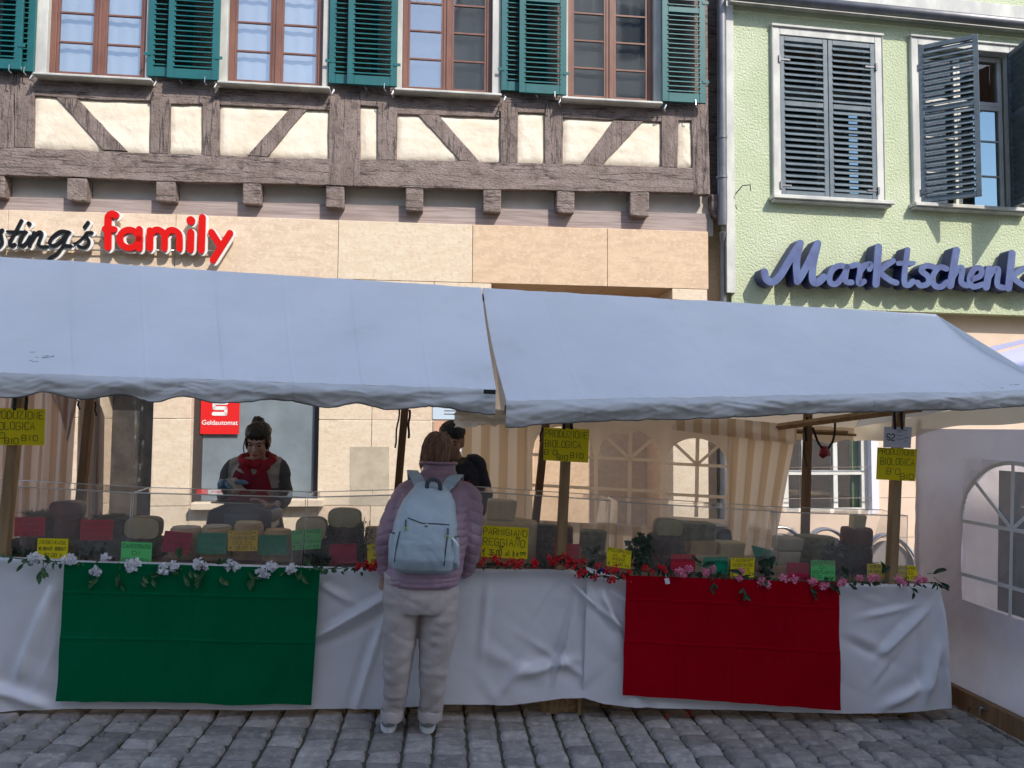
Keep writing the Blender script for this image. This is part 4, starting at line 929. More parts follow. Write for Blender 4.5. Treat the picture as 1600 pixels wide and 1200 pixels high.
# plastic sheeting: a heavy shiny sheet with big creases
def creases(u, z, L, seed):
    d = 0
    for (cu, cz, dx, dz, w_, ln, h) in L:
        a = (u-cu)*dx + (z-cz)*dz; b = (u-cu)*-dz + (z-cz)*dx
        d += h * math.exp(-(b/w_)**2) * (1/(1 + math.exp(-(a+ln)/.04))) * (1/(1 + math.exp((a-ln)/.05)))
        d -= h*.55 * math.exp(-((b-w_*1.8)/(w_*1.5))**2) * (1/(1 + math.exp(-(a+ln)/.04))) * (1/(1 + math.exp((a-ln)/.05)))
    return d
def sheet(label, pxs, tops, bots, seed, L, bulge=.0, group=None, cr_n=0, v0=-.012, mate='sheet', name='plastic_sheet', cat='sheet', back=.04, ends=(0,0)):
    """px polylines for the top and the bottom edge of the hanging front"""
    P = [(x, SP(x, t, v0).z, SP(x, b, v0-.02).z) for x, t, b in zip(pxs, tops, bots)]
    us = [SP(x, (t+b)/2, v0).x for x, t, b in zip(pxs, tops, bots)]
    rr_ = random.Random(seed); L = list(L)
    for _ in range(cr_n):
        ang = rr_.uniform(-1.2, 1.2) + (math.pi/2); L.append((rr_.uniform(us[0], us[-1]), rr_.uniform(.1, .75), math.cos(ang), math.sin(ang), rr_.uniform(.012, .04), rr_.uniform(.06, .25), rr_.uniform(-.022, .026)))
    def at(u):
        for (a, p), (c, q) in zip(zip(us, P), zip(us[1:], P[1:])):
            if u <= c or c == us[-1]:
                t = (u-a)/(c-a); t = max(0, min(1, t)); return p[1]+(q[1]-p[1])*t, p[2]+(q[2]-p[2])*t
    def fn(a, b):
        u = us[0] + (us[-1]-us[0])*a; zt, zb_ = at(u)
        if b < .12:
            k = b/.12; return Vector((u, v0 + back*(1-k), zt + .004 + .004*fz(u*3, k*4, seed)))
        k = (b-.12)/.88; z = zt + (zb_-zt)*k; e = min(1, k*5)
        d = creases(u, z, L, seed) + .022*fz(u*1.9 + z*.8, z*1.2, seed) + .010*abs(fz(u*4 + z*3, z*3.5, seed+3)) + bulge*math.sin(k*math.pi)
        fl = ends[0]*max(0, 1-a/.25)*k + ends[1]*max(0, (a-.75)/.25)*k
        return Vector((u + fl, v0 - .004 - .030*k - e*(abs(d)*.2 + d*.9 + .012), z + .0015*fz(u*30, z*30)))
    mb = MB(); nu = int((us[-1]-us[0])/.0125); mb.grid(fn, nu, 92)
    return single(name, mb, MT[mate], label, cat, S, ((us[0]+us[-1])/2, v0, 0), group, smooth=True), fn, us, at
C1 = [(SP(130,1000).x, .45, .1, 1, .03, .22, .02), (SP(60,1000).x, .4, .3, 1, .03, .25, .03), (SP(545,990).x, .52, 1, .62, .022, .26, .035), (SP(560,1010).x, .48, 1, .55, .03, .2, -.03),
      (SP(520,930).x, .66, .9, -.5, .02, .12, .03), (SP(575,1060).x, .25, .25, 1, .02, .22, .03), (SP(30,1080).x, .1, 1, -.3, .03, .2, .03), (SP(880,1000).x, .42, .22, 1, .016, .20, .035), (SP(850,1030).x, .28, 1, .25, .03, .12, .035),
      (SP(800,1045).x, .22, .7, 1, .03, .10, .03), (SP(915,920).x, .66, 1, -.9, .02, .16, .035), (SP(760,900).x,.55,.05,1,.02,.2,.01)]
sheet('creased white plastic sheet hanging on the left stall around the green cloth', (-110,0,100,300,500,600,700,800,880,925), (866,873,878,883,888,892,892,892,893,897), (1112,1110,1104,1106,1105,1106,1097,1099,1088,1088), 5, C1, cr_n=16)
C2 = [(SP(1000,960).x, .6, 1, -.55, .022, .2, .035), (SP(950,930).x,.6,.5,-1,.02,.1,.03), (SP(1400,980).x, .5, .8, .75, .022, .18, .045), (SP(1345,1010).x, .4, 1, -.45, .03, .10, -.03), (SP(1440,1030).x, .3, .35, 1, .03, .16, .05), (SP(1380,950).x, .62, 1, .25, .018, .12, .03),
      (SP(1460,1000).x, .4, .02, 1, .02, .28, .02), (SP(1350,920).x,.7,1,-.3,.02,.08,.02), (SP(1400,1075).x,.15,1,.5,.03,.13,.035), (SP(1375,1040).x,.28,.8,1,.02,.1,-.02)]
sheet('white plastic sheet with deep shiny folds either side of the red cloth', (912,945,980,1100,1310,1400,1466), (888,900,908,910,914,915,916), (1088,1097,1100,1106,1112,1111,1104), 9, C2, cr_n=12, v0=-.016, ends=(0,.06))
def hang(label, name, mate, c, v, seed, folds):
    q = [SP(x, y, v) for x, y in c]
    def fn(a, b):
        p = q[0].lerp(q[1], a).lerp(q[3].lerp(q[2], a), b)
        w_ = .012*fz(p.x*3, b*1.2, seed) + .007*fz(p.x*10 + b*1.5, b*1.4, seed)*(.3+b) + .003*fz(p.x*26, b*4, seed)
        for f_ in folds: w_ += .0035*math.exp(-((b-f_)/.008)**2)
        for f_ in (.25,.5,.75): w_ += .0025*math.exp(-((a-f_)/.005)**2)
        return p + Vector((.006*fz(b*4, a*2, seed)*(1 if a in (0, 1) else 0), -w_ - .012*b, .006*fz(a*5, b, seed)*b))
    mb = MB(); mb.grid(fn, 220, 150); return single(name, mb, MT[mate], label, 'cloth', S, (q[2]+q[3])/2, smooth=True)
hang('dark green cloth hung on the front of the left stall under the white flowers', 'cloth', 'gcloth', [(101,878),(500,888),(487,1101),(89,1094)], -.085, 2, (.22,.55))
hang('deep red cloth hung on the front of the right stall under the pink flowers', 'cloth', 'rcloth', [(978,899),(1312,911),(1311,1108),(972,1085)], -.09, 5, (.2,.55))
# wooden feet under the sheets
for (xa, xb, ya, yb, lab) in ((566,632,1098,1114,'chipboard block under the sheet beside the customer\'s feet'), (848,908,1084,1105,'chipboard foot block showing below the raised sheet, middle of the stall'), (1368,1426,1105,1120,'pine foot block under the sheet right of the red cloth'),):
    a = SP(xa, yb, .0); b = SP(xb, yb, .0); h = SP(xa, ya, 0).z + .06
    t = Thing('foot_block', lab, 'wood block', S, ((a.x+b.x)/2, .0, 0))
    mb = MB(); mb.box((a.x+.022, .014, .012), (b.x-.022, .03, h)); t.part('board', mb, MT['osb'])
    for x in (a.x, b.x-.02):
        mb = MB(); mb.box((x, .0, 0), (x+.02, .4, h+.005)); t.part('side_board', mb, MT['pine'])
# ================================================================== clear guards on the tables
def guard(label, pa, pb, va=.10, depth=.26, back_l=0, back_r=0, gable=(1, 1)):
    a = SP(*pa, va); b = SP(*pb, va); t = Thing('sneeze_guard', label, 'guard', S, ((a.x+b.x)/2, va, WT), group='clear guards along the stall')
    zb_ = WT; mb = MB(); mb.add([(a.x,va,zb_),(b.x,va,zb_),(b.x,va,b.z),(a.x,va,a.z)], [(0,1,2,3)]); t.part('front_sheet', mb, MT['acryl'])
    mb = MB(); mb.add([(a.x,va,a.z),(b.x,va,b.z),(b.x,va+depth,b.z+.008),(a.x,va+depth,a.z+.008)], [(0,1,2,3)]); t.part('top_sheet', mb, MT['acryl'])
    mb = MB(); mb.tube([(a.x,va,a.z),(b.x,va,b.z)], .004, 6); t.part('bent_edge', mb, MT['acryle'], smooth=True)
    mb = MB(); mb.tube([(a.x,va+depth,a.z+.008),(b.x,va+depth,b.z+.008)], .003, 6); t.part('rear_edge', mb, MT['acryle'], smooth=True)
    for x, z, g in ((a.x, a.z, gable[0]), (b.x, b.z, gable[1])):
        mb = MB(); mb.tube([(x,va,zb_),(x,va,z),(x,va+depth,z+.008)], .0022, 5); t.part('side_edge', mb, MT['acryle'], smooth=True)
        if g: mb = MB(); mb.add([(x,va,zb_),(x,va+depth+.2,zb_),(x,va+depth,z+.008),(x,va,z)], [(0,1,2,3)]); t.part('side_sheet', mb, MT['acryl'])
guard('clear acrylic guard at the far left end of the stall', (-70,755), (206,770), gable=(0,0))
guard('clear acrylic guard in front of the saleswoman', (209,770), (478,777), .105, gable=(0,0))
guard('clear acrylic guard behind the customer', (481,777), (742,770), .10, gable=(0,0))
guard('clear acrylic guard above the large yellow price card', (746,768), (954,782), .10, gable=(0,1))
guard('clear acrylic guard around the middle cheeses right of the tent post', (966,784), (1214,799), .12, gable=(1,0))
guard('rightmost clear acrylic guard in front of the white window', (1206,800), (1418,806), .10, gable=(1,1))

# ================================================================== cheeses
def cm(name, c, c2, bump=.5, sc=9, rough=.7, bsc=40): return mat(name, c, rough, c2, sc, bump=bump, bsc=bsc, bd=.006)
CH = dict(
 pale=cm('pale_cheese', (.74,.64,.40), (.66,.55,.32), .2), tan=cm('tan_rind', (.68,.48,.25), (.52,.34,.16)), parm=cm('parmesan_rind', (.70,.54,.32), (.56,.40,.22)),
 red=cm('red_brown_rind', (.20,.055,.04), (.12,.04,.03)), dark=cm('dark_herb_rind', (.06,.04,.038), (.15,.11,.085), 1., 30, bsc=80), grey=cm('grey_green_rind', (.30,.30,.19), (.16,.17,.10), 1., 30, bsc=80),
 green=cm('green_cheese', (.52,.50,.26), (.44,.41,.20), .2), white=cm('white_cheese', (.66,.60,.48), (.56,.50,.38), .2), rim=cm('cheese_rind_edge', (.26,.19,.11), (.17,.12,.07)), straw=cm('hay', (.14,.11,.06), (.07,.06,.04), 1., 60))
def sup(a, n=4.): c, s = math.cos(a), math.sin(a); return math.copysign(abs(c)**(2/n), c), math.copysign(abs(s)**(2/n), s)
def cheese(kind, px0, px1, py0, py1, v, mm, label, cap=None, deep=None):
    a = SP(px0, py1, v); b = SP(px1, py1, v); tt = SP((px0+px1)/2, py0, v); W = b.x-a.x; Hh = tt.z-(a.z+b.z)/2; cx = (a.x+b.x)/2; z0 = (a.z+b.z)/2; D = deep or W
    if kind == 'wheel' and z0 < WT + .07 and cap != 'lift': Hh += z0-WT-.004; z0 = WT + .004
    t = Thing('cheese', label, 'cheese', S, (cx, v+D/2, z0), group='cheeses on the stall')
    if kind == 'wheel':
        r = W/2; e = min(.018, Hh*.3); nz = rnd.uniform(0, 90)
        prof = [(r*.02,0),(r*.90,0),(r*.97,e*.4),(r,e),(r*1.015,Hh/2),(r,Hh-e),(r*.96,Hh-e*.35),(r*.88,Hh),(r*.45,Hh+.003),(r*.02,Hh+.002)]
        mb = MB(); mb.lathe((cx, v+r, z0), prof, 36)
        mb.v = [p + (p-Vector((cx, v+r, z0+Hh/2))).normalized()*.006*fbm(p.x*14+nz, p.y*14, p.z*14) for p in mb.v]
        t.part('rind', mb, CH[mm], smooth=True)
        if cap in CH:
            mb = MB(); mb.lathe((cx, v+r, z0+Hh+.001), [(.001,0),(r*.86,0),(r*.86,.006),(.001,.008)], 30); t.part('cut_top', mb, CH[cap], smooth=True, angle=40)
        if cap == 'hay':
            mb = MB()
            for _ in range(160):
                an = rnd.uniform(0, 6.28); q = Vector((cx + r*math.cos(an)*rnd.random()**.5, v + r + r*math.sin(an)*rnd.random()**.5, z0+Hh)); d = Vector((rnd.gauss(0,1), rnd.gauss(0,1), rnd.uniform(0,.6))).normalized()*rnd.uniform(.02,.05)
                mb.tube([q, q+d*.5+Vector((0,0,.006)), q+d], [.0012,.0012,.0005], 4)
            t.part('hay', mb, CH['straw'])
    elif kind == 'cut':          # half wheel standing on its base, cut face to the viewer
        n = 40; f = []; nx = 3.4
        for k in range(n):
            x, y = sup(2*math.pi*k/n, nx); f.append(Vector((cx + x*W/2, 0, z0 + Hh/2 + y*Hh/2)))
        mb = MB(); rings = []
        for (s_, d) in ((.975,.0),(1,.006),(1.0,D*.35),(.86,D*.6),(.5,D*.8),(.05,D*.84)):
            rings.append([Vector((cx + (p.x-cx)*s_, v + d, z0 + Hh/2 + (p.z-z0-Hh/2)*min(1, s_*1.05 if d < D*.5 else s_*1.1))) for p in f])
        mb.loft(rings, cap=True); t.part('rind', mb, CH['rim'], smooth=True, angle=50)
        mb = MB(); mb.add([Vector((cx + (p.x-cx)*.965, v-.002, z0+Hh/2+(p.z-z0-Hh/2)*.95)) for p in f], [tuple(range(n))]); t.part('cut_face', mb, CH[mm])
    else:                        # block or wedge
        sk = rnd.uniform(-.012, .012); mb = MB()
        mb.add([(a.x+sk,v,z0),(b.x-.01,v+.01,z0),(b.x,v,z0+Hh),(a.x,v,z0+Hh*.97),(a.x+.01,v+D*.8,z0),(b.x-.02,v+D*.7,z0),(b.x-.01,v+D*.7,z0+Hh),(a.x+.015,v+D*.8,z0+Hh)],
               [(0,1,2,3),(4,7,6,5),(0,4,5,1),(1,5,6,2),(2,6,7,3),(3,7,4,0)])
        o = t.part('body', mb, CH[mm], bevel=.012, segs=3)
    return t
A, B_, Cc = .16, .20, .42
Lc = [
 ('wheel',18,76,806,872,.30,'dark','dark herb-coated wheel behind the leftmost red card','hay'),
 ('wheel',72,124,812,846,.30,'red','dark red wheel, lower one of the pair left of the yellow goat cheese card','lift'),
 ('cut',74,126,783,812,.31,'red','reddish-brown cut wheel topping the tall stack at the left',None),
 ('wheel',70,124,845,882,.27,'dark','dark wheel at the bottom of the tall left stack',None),
 ('wheel',124,192,812,880,.28,'dark','dark wheel topped with hay behind the second red card','hay'),
 ('cut',192,248,808,843,.27,'pale','pale cut wheel with rounded square face above the light green card',None),
 ('wheel',190,250,843,884,.24,'dark','dark low wheel behind the leftmost light green card',None),
 ('wheel',254,306,828,886,.20,'tan','tan wheel behind the crimson card left of the saleswoman','white'),
 ('wheel',304,354,826,886,.20,'tan','tan wheel behind the first dark green card','white'),
 ('wheel',356,403,820,886,.22,'tan','tan wheel behind the amber card','pale'),
 ('wheel',404,450,832,886,.20,'tan','tan wheel behind the green card on the right of the amber card','tan'),
 ('wheel',452,510,845,886,.22,'dark','dark brown wheel under the pale half cheese at the centre left','lift'),
 ('cut',460,509,808,846,.25,'pale','pale half cheese standing behind the bright green card',None),
 ('wheel',506,566,822,852,.26,'dark','dark hay-covered wheel under the oval green cut face','hay'),
 ('wheel',508,568,850,886,.22,'dark','dark wheel behind the crimson card left of the customer',None),
 ('cut',511,563,795,825,.27,'green','greenish cut wheel with an oval face left of the customer',None),
 ('wheel',566,596,825,882,.26,'tan','small tan wheel half hidden by the customer\'s left sleeve',None),
 ('wheel',744,846,818,884,.20,'parm','large parmesan wheel behind the big yellow card',None),
 ('block',760,808,782,814,.30,'pale','pale cheese block lying on the large parmesan wheel',None),
 ('wheel',840,872,822,850,.28,'dark','dark ball-like cheese left of the middle tent post','lift'),
 ('wheel',868,898,824,852,.32,'red','brown round cheese peeping out right of the middle tent post','lift'),
 ('wheel',838,900,850,884,.24,'dark','dark wheel at the foot of the middle tent post',None),
 ('block',908,949,830,860,.28,'grey','grey-green herb block stacked right of the middle tent post',None),
 ('block',906,948,861,888,.26,'tan','tan block under the grey-green herb block',None),
 ('cut',1024,1067,811,840,.30,'green','green-grey cut wheel above the ivy',None),
 ('wheel',1020,1077,838,870,.27,'dark','black wheel wrapped in film under the green-grey cut cheese','lift'),
 ('wheel',1022,1086,869,896,.24,'dark','dark wheel behind the red card at the start of the pink flowers',None),
 ('block',1068,1120,818,846,.36,'grey','speckled grey wedge right of the green-grey cut cheese',None),
 ('block',1078,1123,846,870,.33,'tan','tan block under the speckled grey wedge',None),
 ('block',1124,1166,848,874,.33,'pale','pale yellow block left of the tilted green card',None),
 ('block',1086,1142,870,898,.26,'pale','pale block behind the dark green card among pink flowers',None),
 ('block',1142,1200,874,902,.26,'tan','tan block behind the yellow card among pink flowers',None),
 ('block',1217,1258,841,862,.24,'white','upper whitish block with rounded edge at the left end of the last guard',None),
 ('block',1216,1253,862,884,.24,'white','lower whitish block with a dark spot under the upper whitish block',None),
 ('block',1204,1250,884,910,.22,'tan','tan block at the bottom below the whitish blocks',None),
 ('wheel',1256,1316,842,884,.34,'grey','grey mouldy wheel right of the whitish blocks','lift'),
 ('block',1333,1356,805,829,.42,'pale','small pale piece topping the brown stack left of the right post',None),
 ('wheel',1328,1373,827,856,.40,'red','upper reddish-brown wheel of the stack left of the right post','lift'),
 ('wheel',1334,1370,856,886,.40,'red','lower reddish-brown wheel of the stack left of the right post','lift'),
 ('wheel',1255,1330,884,910,.26,'dark','dark low wheel behind the last bright green card',None),
]
for c in Lc: cheese(c[0], *c[1:6], c[6], c[7], c[8])
# support boxes under the raised back rows
STEP = mat('dark_box_cloth', (.045,.038,.04), .9, (.08,.07,.06), 20, bump=.5, bsc=30)
for (xa, xb, v0, v1, py, lab) in ((18,190,.44,.60,846,'dark riser behind the left cheeses'),(1022,1170,.36,.60,870,'dark riser behind the middle right cheeses'),(1255,1385,.40,.62,884,'dark riser behind the rightmost cheeses')):
    a, b = SP(xa, py, v0), SP(xb, py, v0); zt_ = (a.z+b.z)/2; mb = MB()
    mb.grid(lambda s_, t_: ((a.x + (b.x-a.x)*s_), v0 + (v1-v0)*max(0, min(1, t_*3-1)), (WT + .003 + (zt_-WT)*min(1, t_*3)) + .004*fz(s_*9, t_*9)), 30, 12)
    single('riser', mb, STEP, lab, 'riser', S, ((a.x+b.x)/2, v0, WT), smooth=True)

# ================================================================== weighing scales
def scale_obj(px0, px1, py0, py1, v, label, flip=0):
    a = SP(px0, py1, v); b = SP(px1, py0, v); x0, x1, z0, z1 = a.x, b.x, a.z, b.z; w_ = x1-x0; h = z1-z0
    t = Thing('scale', label, 'scale', S, ((x0+x1)/2, v+.15, z0)); body = mat('scale_grey', (.10,.11,.14), .5) if 'scale_grey' not in bpy.data.materials else bpy.data.materials['scale_grey']
    mb = MB(); mb.prism([(x0,v,z0),(x1,v,z0),(x1-.01,v,z0+h*.8),(x1-w_*.2,v,z1),(x0+w_*.25,v,z1),(x0+.01,v,z0+h*.75)], (0,.28,0)); t.part('body', mb, body, bevel=.008)
    mb = MB(); mb.box((x0+w_*.28,v-.006,z0+h*.2),(x1-w_*.18,v-.0008,z0+h*.66)); t.part('display', mb, mat('display_blue', (.16,.21,.30), .2) if 'display_blue' not in bpy.data.materials else bpy.data.materials['display_blue'])
    mb = MB(); mb.box((x0+w_*.4,v-.005,z0+h*.74),(x1-w_*.3,v-.0008,z0+h*.86)); t.part('label_plate', mb, body)
    mb = MB(); mb.box((x0+.01,v+.05,z1+.002),(x1-.01,v+.27,z1+.012)); t.part('tray', mb, MT['metal'], bevel=.003)
    mb = MB()
    for x in (x0+.02, x1-.04): mb.box((x,v+.03,WT),(x+.02,v+.25,z0-.001))
    if z0 > WT + .02: t.part('foot', mb, body)
scale_obj(320,426,792,826,.58,'dark grey weighing scale with a blue display in front of the saleswoman')
scale_obj(1118,1146,827,847,.50,'small blue-grey scale display between the cheeses on the right')

# ================================================================== hand-lettered cards
FONT = {'A':'00 26 40|12 32','B':'00 06 36 45 44 33 03|33 42 41 30 00','C':'45 36 16 05 01 10 30 41','D':'00 06 26 44 42 20 00','E':'40 00 06 46|03 33','F':'00 06 46|03 33',
 'G':'45 36 16 05 01 10 30 41 43 23','H':'00 06|40 46|03 43','I':'20 26','J':'36 31 20 10 01','K':'00 06|46 03 40','L':'06 00 40','M':'00 06 23 46 40','N':'00 06 40 46','O':'10 01 05 16 36 45 41 30 10',
 'P':'00 06 36 45 44 33 03','R':'00 06 36 45 44 33 03|23 40','S':'45 36 16 05 04 13 33 42 41 30 10 01','T':'20 26|06 46','U':'06 01 10 30 41 46','V':'06 20 46','W':'06 10 23 30 46','X':'00 46|06 40','Y':'06 23 46|23 20',
 'Z':'06 46 00 40','0':'10 01 05 16 36 45 41 30 10','1':'14 26 20','2':'05 16 36 45 44 00 40','3':'05 16 36 45 44 33|33 42 41 30 10 01','5':'46 06 03 33 42 41 30 01','8':'13 04 05 16 36 45 44 33 13 02 01 10 30 41 42 33','9':'43 13 04 05 16 36 45 40',
 'e':'46 26 04 02 20 40|03 33|04 34','k':'00 06|34 02 30','g':'33 13 02 11 31 34 30 10','a':'31 10 01 13 33 34 30','l':'20 26','h':'15 06 04 20 44 46 35 15',"'":'25 26',',':'1 ','c':'44 24 02 20 40',
 '_':'', ' ':'', '.':'20 21', '*':'15 34|35 14|04 44|26 22','/':'26 20', 'i':'20 24'}
FONT['Ä'] = '00 25 40|12 32|06 16|36 46'; FONT['$'] = FONT['h']
def write(mb, txt, x, y, h, w=None, fn=None, pen=.0011, rs=None, jit=.25):
    """write txt from x,y (lower left) with letter height h in total width w"""
    adv = 5.6; n = sum(3.2 if c in "Iil'1.," else adv for c in txt) - 1.4; sx = (w / n) if w else h/6
    cx = x
    for c in txt:
        st = FONT.get(c, ''); dy = (rs.random()-.5)*h*.12*jit*4 if rs else 0; sl = (rs.random()-.5)*.16 if rs else 0
        off = -1.2 if c in "Iil'1.," else 0
        for s_ in st.split('|'):
            P = [(cx + (int(q[0])+off + (rs.random()-.5)*jit if rs else int(q[0])+off)*sx + sl*int(q[1])*h/6*.4, y + dy + (int(q[1]) + ((rs.random()-.5)*jit if rs else 0))*h/6) for q in s_.split() if len(q) == 2]
            if len(P) > 1:
                P = [Vector(p) for p in P]; mb.nl = getattr(mb, 'nl', 0) + 1
                ribbon(mb, P, pen, lambda a, b, d, k=mb.nl: fn(a, b, d - .00002*(k % 40)), smooth=(3 if c in 'OCGSDBPRUJ0235689e$' else 0), capn=3)
        cx += (3.2 if c in "Iil'1.," else adv)*sx
NC = [0]
def card(colr, q, v, lines, label, lean=.03, ink='ink', pen=.0023, name='price_card', group='price cards on the stall', thick=.0012):
    """q: px tl,tr,br,bl"""
    NC[0] += 1; rs = random.Random(NC[0]); c = [SP(x, y, v + (lean if k < 2 else 0)) for k, (x, y) in enumerate(q)]
    nrm = (c[1]-c[0]).cross(c[3]-c[0]).normalized(); nrm = nrm if nrm.y < 0 else -nrm
    W_ = (c[1]-c[0]).length; H_ = (c[3]-c[0]).length; bow = rs.uniform(-.004, .004)
    def fn(a, b, d=0.):
        s_, t_ = a/W_, b/H_; p = c[3].lerp(c[2], s_).lerp(c[0].lerp(c[1], s_), t_); return p + nrm*(d*-1) + nrm*bow*math.sin(math.pi*s_)
    t = Thing(name, label, 'card', S, (c[2]+c[3])/2, group=group)
    mb = MB(); mb.grid(lambda a, b: fn(a*W_, b*H_, 0), 10, 2); mb.grid(lambda a, b: fn(a*W_, b*H_, thick), 10, 2); t.part('sheet', mb, MT[colr])
    mb = MB()
    for L_ in lines:
        tx, x0, x1, y, h = L_; write(mb, tx, x0*W_, y*H_, h*H_, (x1-x0)*W_, lambda a, b, d: fn(a, b, d-.0008), pen, rs)
    if mb.v: t.part('writing', mb, MT[ink])
    return t
def rect(x0, x1, y0, y1, sk=0, tilt=0): return [(x0+sk, y0), (x1+sk, y0+tilt), (x1, y1+tilt), (x0, y1)]
def L4(*tx, h=.17, x0=.06, x1=.94): n = len(tx); return [(t, x0 if len(t) > 6 else .5 - .065*len(t), x1 if len(t) > 6 else .5 + .065*len(t), 1 - (k+1)*(.96/n) + .04, min(h, .62/n)) for k, t in enumerate(tx)]
bio = [('PRODUZIONE',.03,.97,.72,.2),('BIOLOGICA',.04,.82,.42,.2),("B'O",.02,.30,.18,.15),('BIO',.30,.54,.04,.15),('B/O',.60,.88,.12,.15)]
bg_ = 'organic notices on the posts'
card('yel', [(-18,637),(71,639),(69,696),(-20,695)], -.012, bio, 'yellow organic produce notice on the left post, cut by the photo edge', 0, pen=.003, name='post_notice', group=bg_)
card('yel', [(850,668),(921,671),(919,723),(849,719)], -.008, bio, 'yellow organic produce notice on the middle post', 0, pen=.003, name='post_notice', group=bg_)
bio2 = [('PRODUZIONE',.03,.97,.80,.17),('BIOLOGICA',.1,.95,.48,.2),("B'O",.26,.60,.18,.18),('BIO',.62,.95,.05,.16)]
card('yel', [(1371,699),(1433,702),(1430,752),(1369,749)], -.008, bio2, 'yellow organic produce notice on the right post, below the number sheet', 0, pen=.003, name='post_notice', group=bg_)
n52 = card('paper', [(1382,667),(1425,667),(1423,700),(1380,699)], -.006, [('52',.12,.40,.36,.30)], 'white printed sheet with stall number 52 on the right post', 0, pen=.006, name='number_sheet', group=None)
mb = MB(); c0_, c1_ = SP(1401,690,-.009), SP(1421,673,-.009)
for k, (a, b) in enumerate(((.0,.8),(.0,.4),(.65,.75),(.0,.45),(.55,.95),(.0,.5),(.6,.8))):
    zz = c1_.z - (c1_.z-c0_.z)*k/6.5; mb.box((c0_.x+(c1_.x-c0_.x)*a, -.0095, zz-.0012), (c0_.x+(c1_.x-c0_.x)*b, -.009, zz+.0012))
n52.part('small_print', mb, MT['ink'])
goat = ('ZIEGENKÄSE','18 MONATE GEREIFT','e 32.00 kg'); can = ('CANESTRATO','DI','MONTAGNA','e 32 al kg')
card('redc', rect(22,70,808,838,1), .17, L4('PECORINO','ROSSO','e 30.00 kg'), 'red price card at the far left behind the post', ink='ired')
card('yel', rect(57,105,841,872,2,1), .06, L4(*goat), 'yellow goat cheese card, leftmost yellow price card')
card('redc', rect(125,176,812,844,1), .17, L4('PECORINO','STAGIONATO','e 30.00 kg'), 'red price card on the hay-topped wheel', ink='ired')
card('lgrn', rect(188,236,846,880,2,2), .05, L4('CANESTRATO','DI','MONTAGNA'), 'leftmost bright green price card above the green cloth', ink='igrn')
card('crim', [(258,829),(301,833),(295,867),(251,861)], .17, L4('PECORINO','ROSSO','e 32.00 kg'), 'tilted crimson price card on a tan wheel', ink='ired')
card('tgrn', rect(308,353,832,865,1,1), .17, L4('PECORINO','TARTUFO','e 29.00 kg'), 'dark green price card left of the amber card', ink='igrn')
card('oran', rect(356,402,829,861,1), .17, L4('*JUNGER*','ZIEGENKÄSE','DOLCE','e 28.00 kg',h=.15), 'amber price card on a tan wheel below the scale')
card('tgrn', rect(404,448,836,867,1), .17, L4('PECORINO','AROMATICO','MOLITERNO','e 30.00 kg'), 'dark green price card on the right of the amber card', ink='igrn')
card('lgrn', [(455,829),(502,826),(501,857),(456,860)], .17, L4(*can), 'bright green price card between the saleswoman and the customer', ink='igrn')
card('crim', [(514,851),(556,849),(557,880),(516,883)], .10, L4('CANESTRATO','DI','MOLITERNO','e 29.00 kg'), 'crimson price card left of the customer', ink='ired')
card('yel', rect(574,600,850,882), .10, L4('PEC','AL','PEPE'), 'yellow price card half hidden by the customer\'s sleeve')
card('yel', [(754,821),(826,825),(824,874),(752,870)], .05, [('PARMIGIANO',.03,.97,.72,.20),('REGGIANO',.03,.93,.38,.22),('e 35.00 al kg',.03,.80,.08,.17),('$',.74,.82,.60,.09),('$',.38,.46,.28,.09),('$$',.84,.96,.12,.10)], 'large yellow parmesan price card right of the customer', pen=.0034)
card('redc', rect(866,905,850,876,1), .14, L4('PECORINO','e 28.00 kg'), 'red price card half behind the middle post', ink='ired')
card('yel', [(949,854),(987,861),(985,889),(948,884)], .06, L4('PECORINO','AL $','PEPE','e 32.00 kg'), 'yellow pepper cheese card above the red flowers')
card('redc', rect(1048,1086,866,892,1), .10, L4('PECORINO','FRESCO'), 'red price card above the first pink flower', ink='ired')
card('tgrn', rect(1098,1137,870,896,1), .10, L4('PECORINO','TARTUFO'), 'dark green price card between two pink flowers', ink='igrn')
card('yel', rect(1141,1178,872,902,1), .07, L4('*JUNGER*','ZIEGENKÄSE','DOLCE','e 28.00'), 'yellow goat cheese card among the pink flowers')
card('tgrn', [(1174,852),(1206,860),(1216,884),(1180,874)], .20, L4('PECORINO','e 30.00'), 'tilted dark green card lying behind the yellow card', ink='igrn')
card('crim', rect(1229,1265,879,908,0,1), .09, L4('PECORINO','ROSSO'), 'crimson price card below the whitish blocks', ink='ired')
card('lgrn', rect(1267,1305,875,906,0,1), .08, L4(*can), 'rightmost bright green price card above the red cloth', ink='igrn')
card('yel', rect(1355,1388,881,904), .12, L4('ZIEGENKÄSE','18 MONATE','e 32.00'), 'yellow goat cheese card just left of the right post')
card('yel', [(1396,883),(1431,884),(1436,907),(1398,906)], .10, L4('PARMESANER','DOLCE','e 28.00'), 'yellow price card just right of the right post')

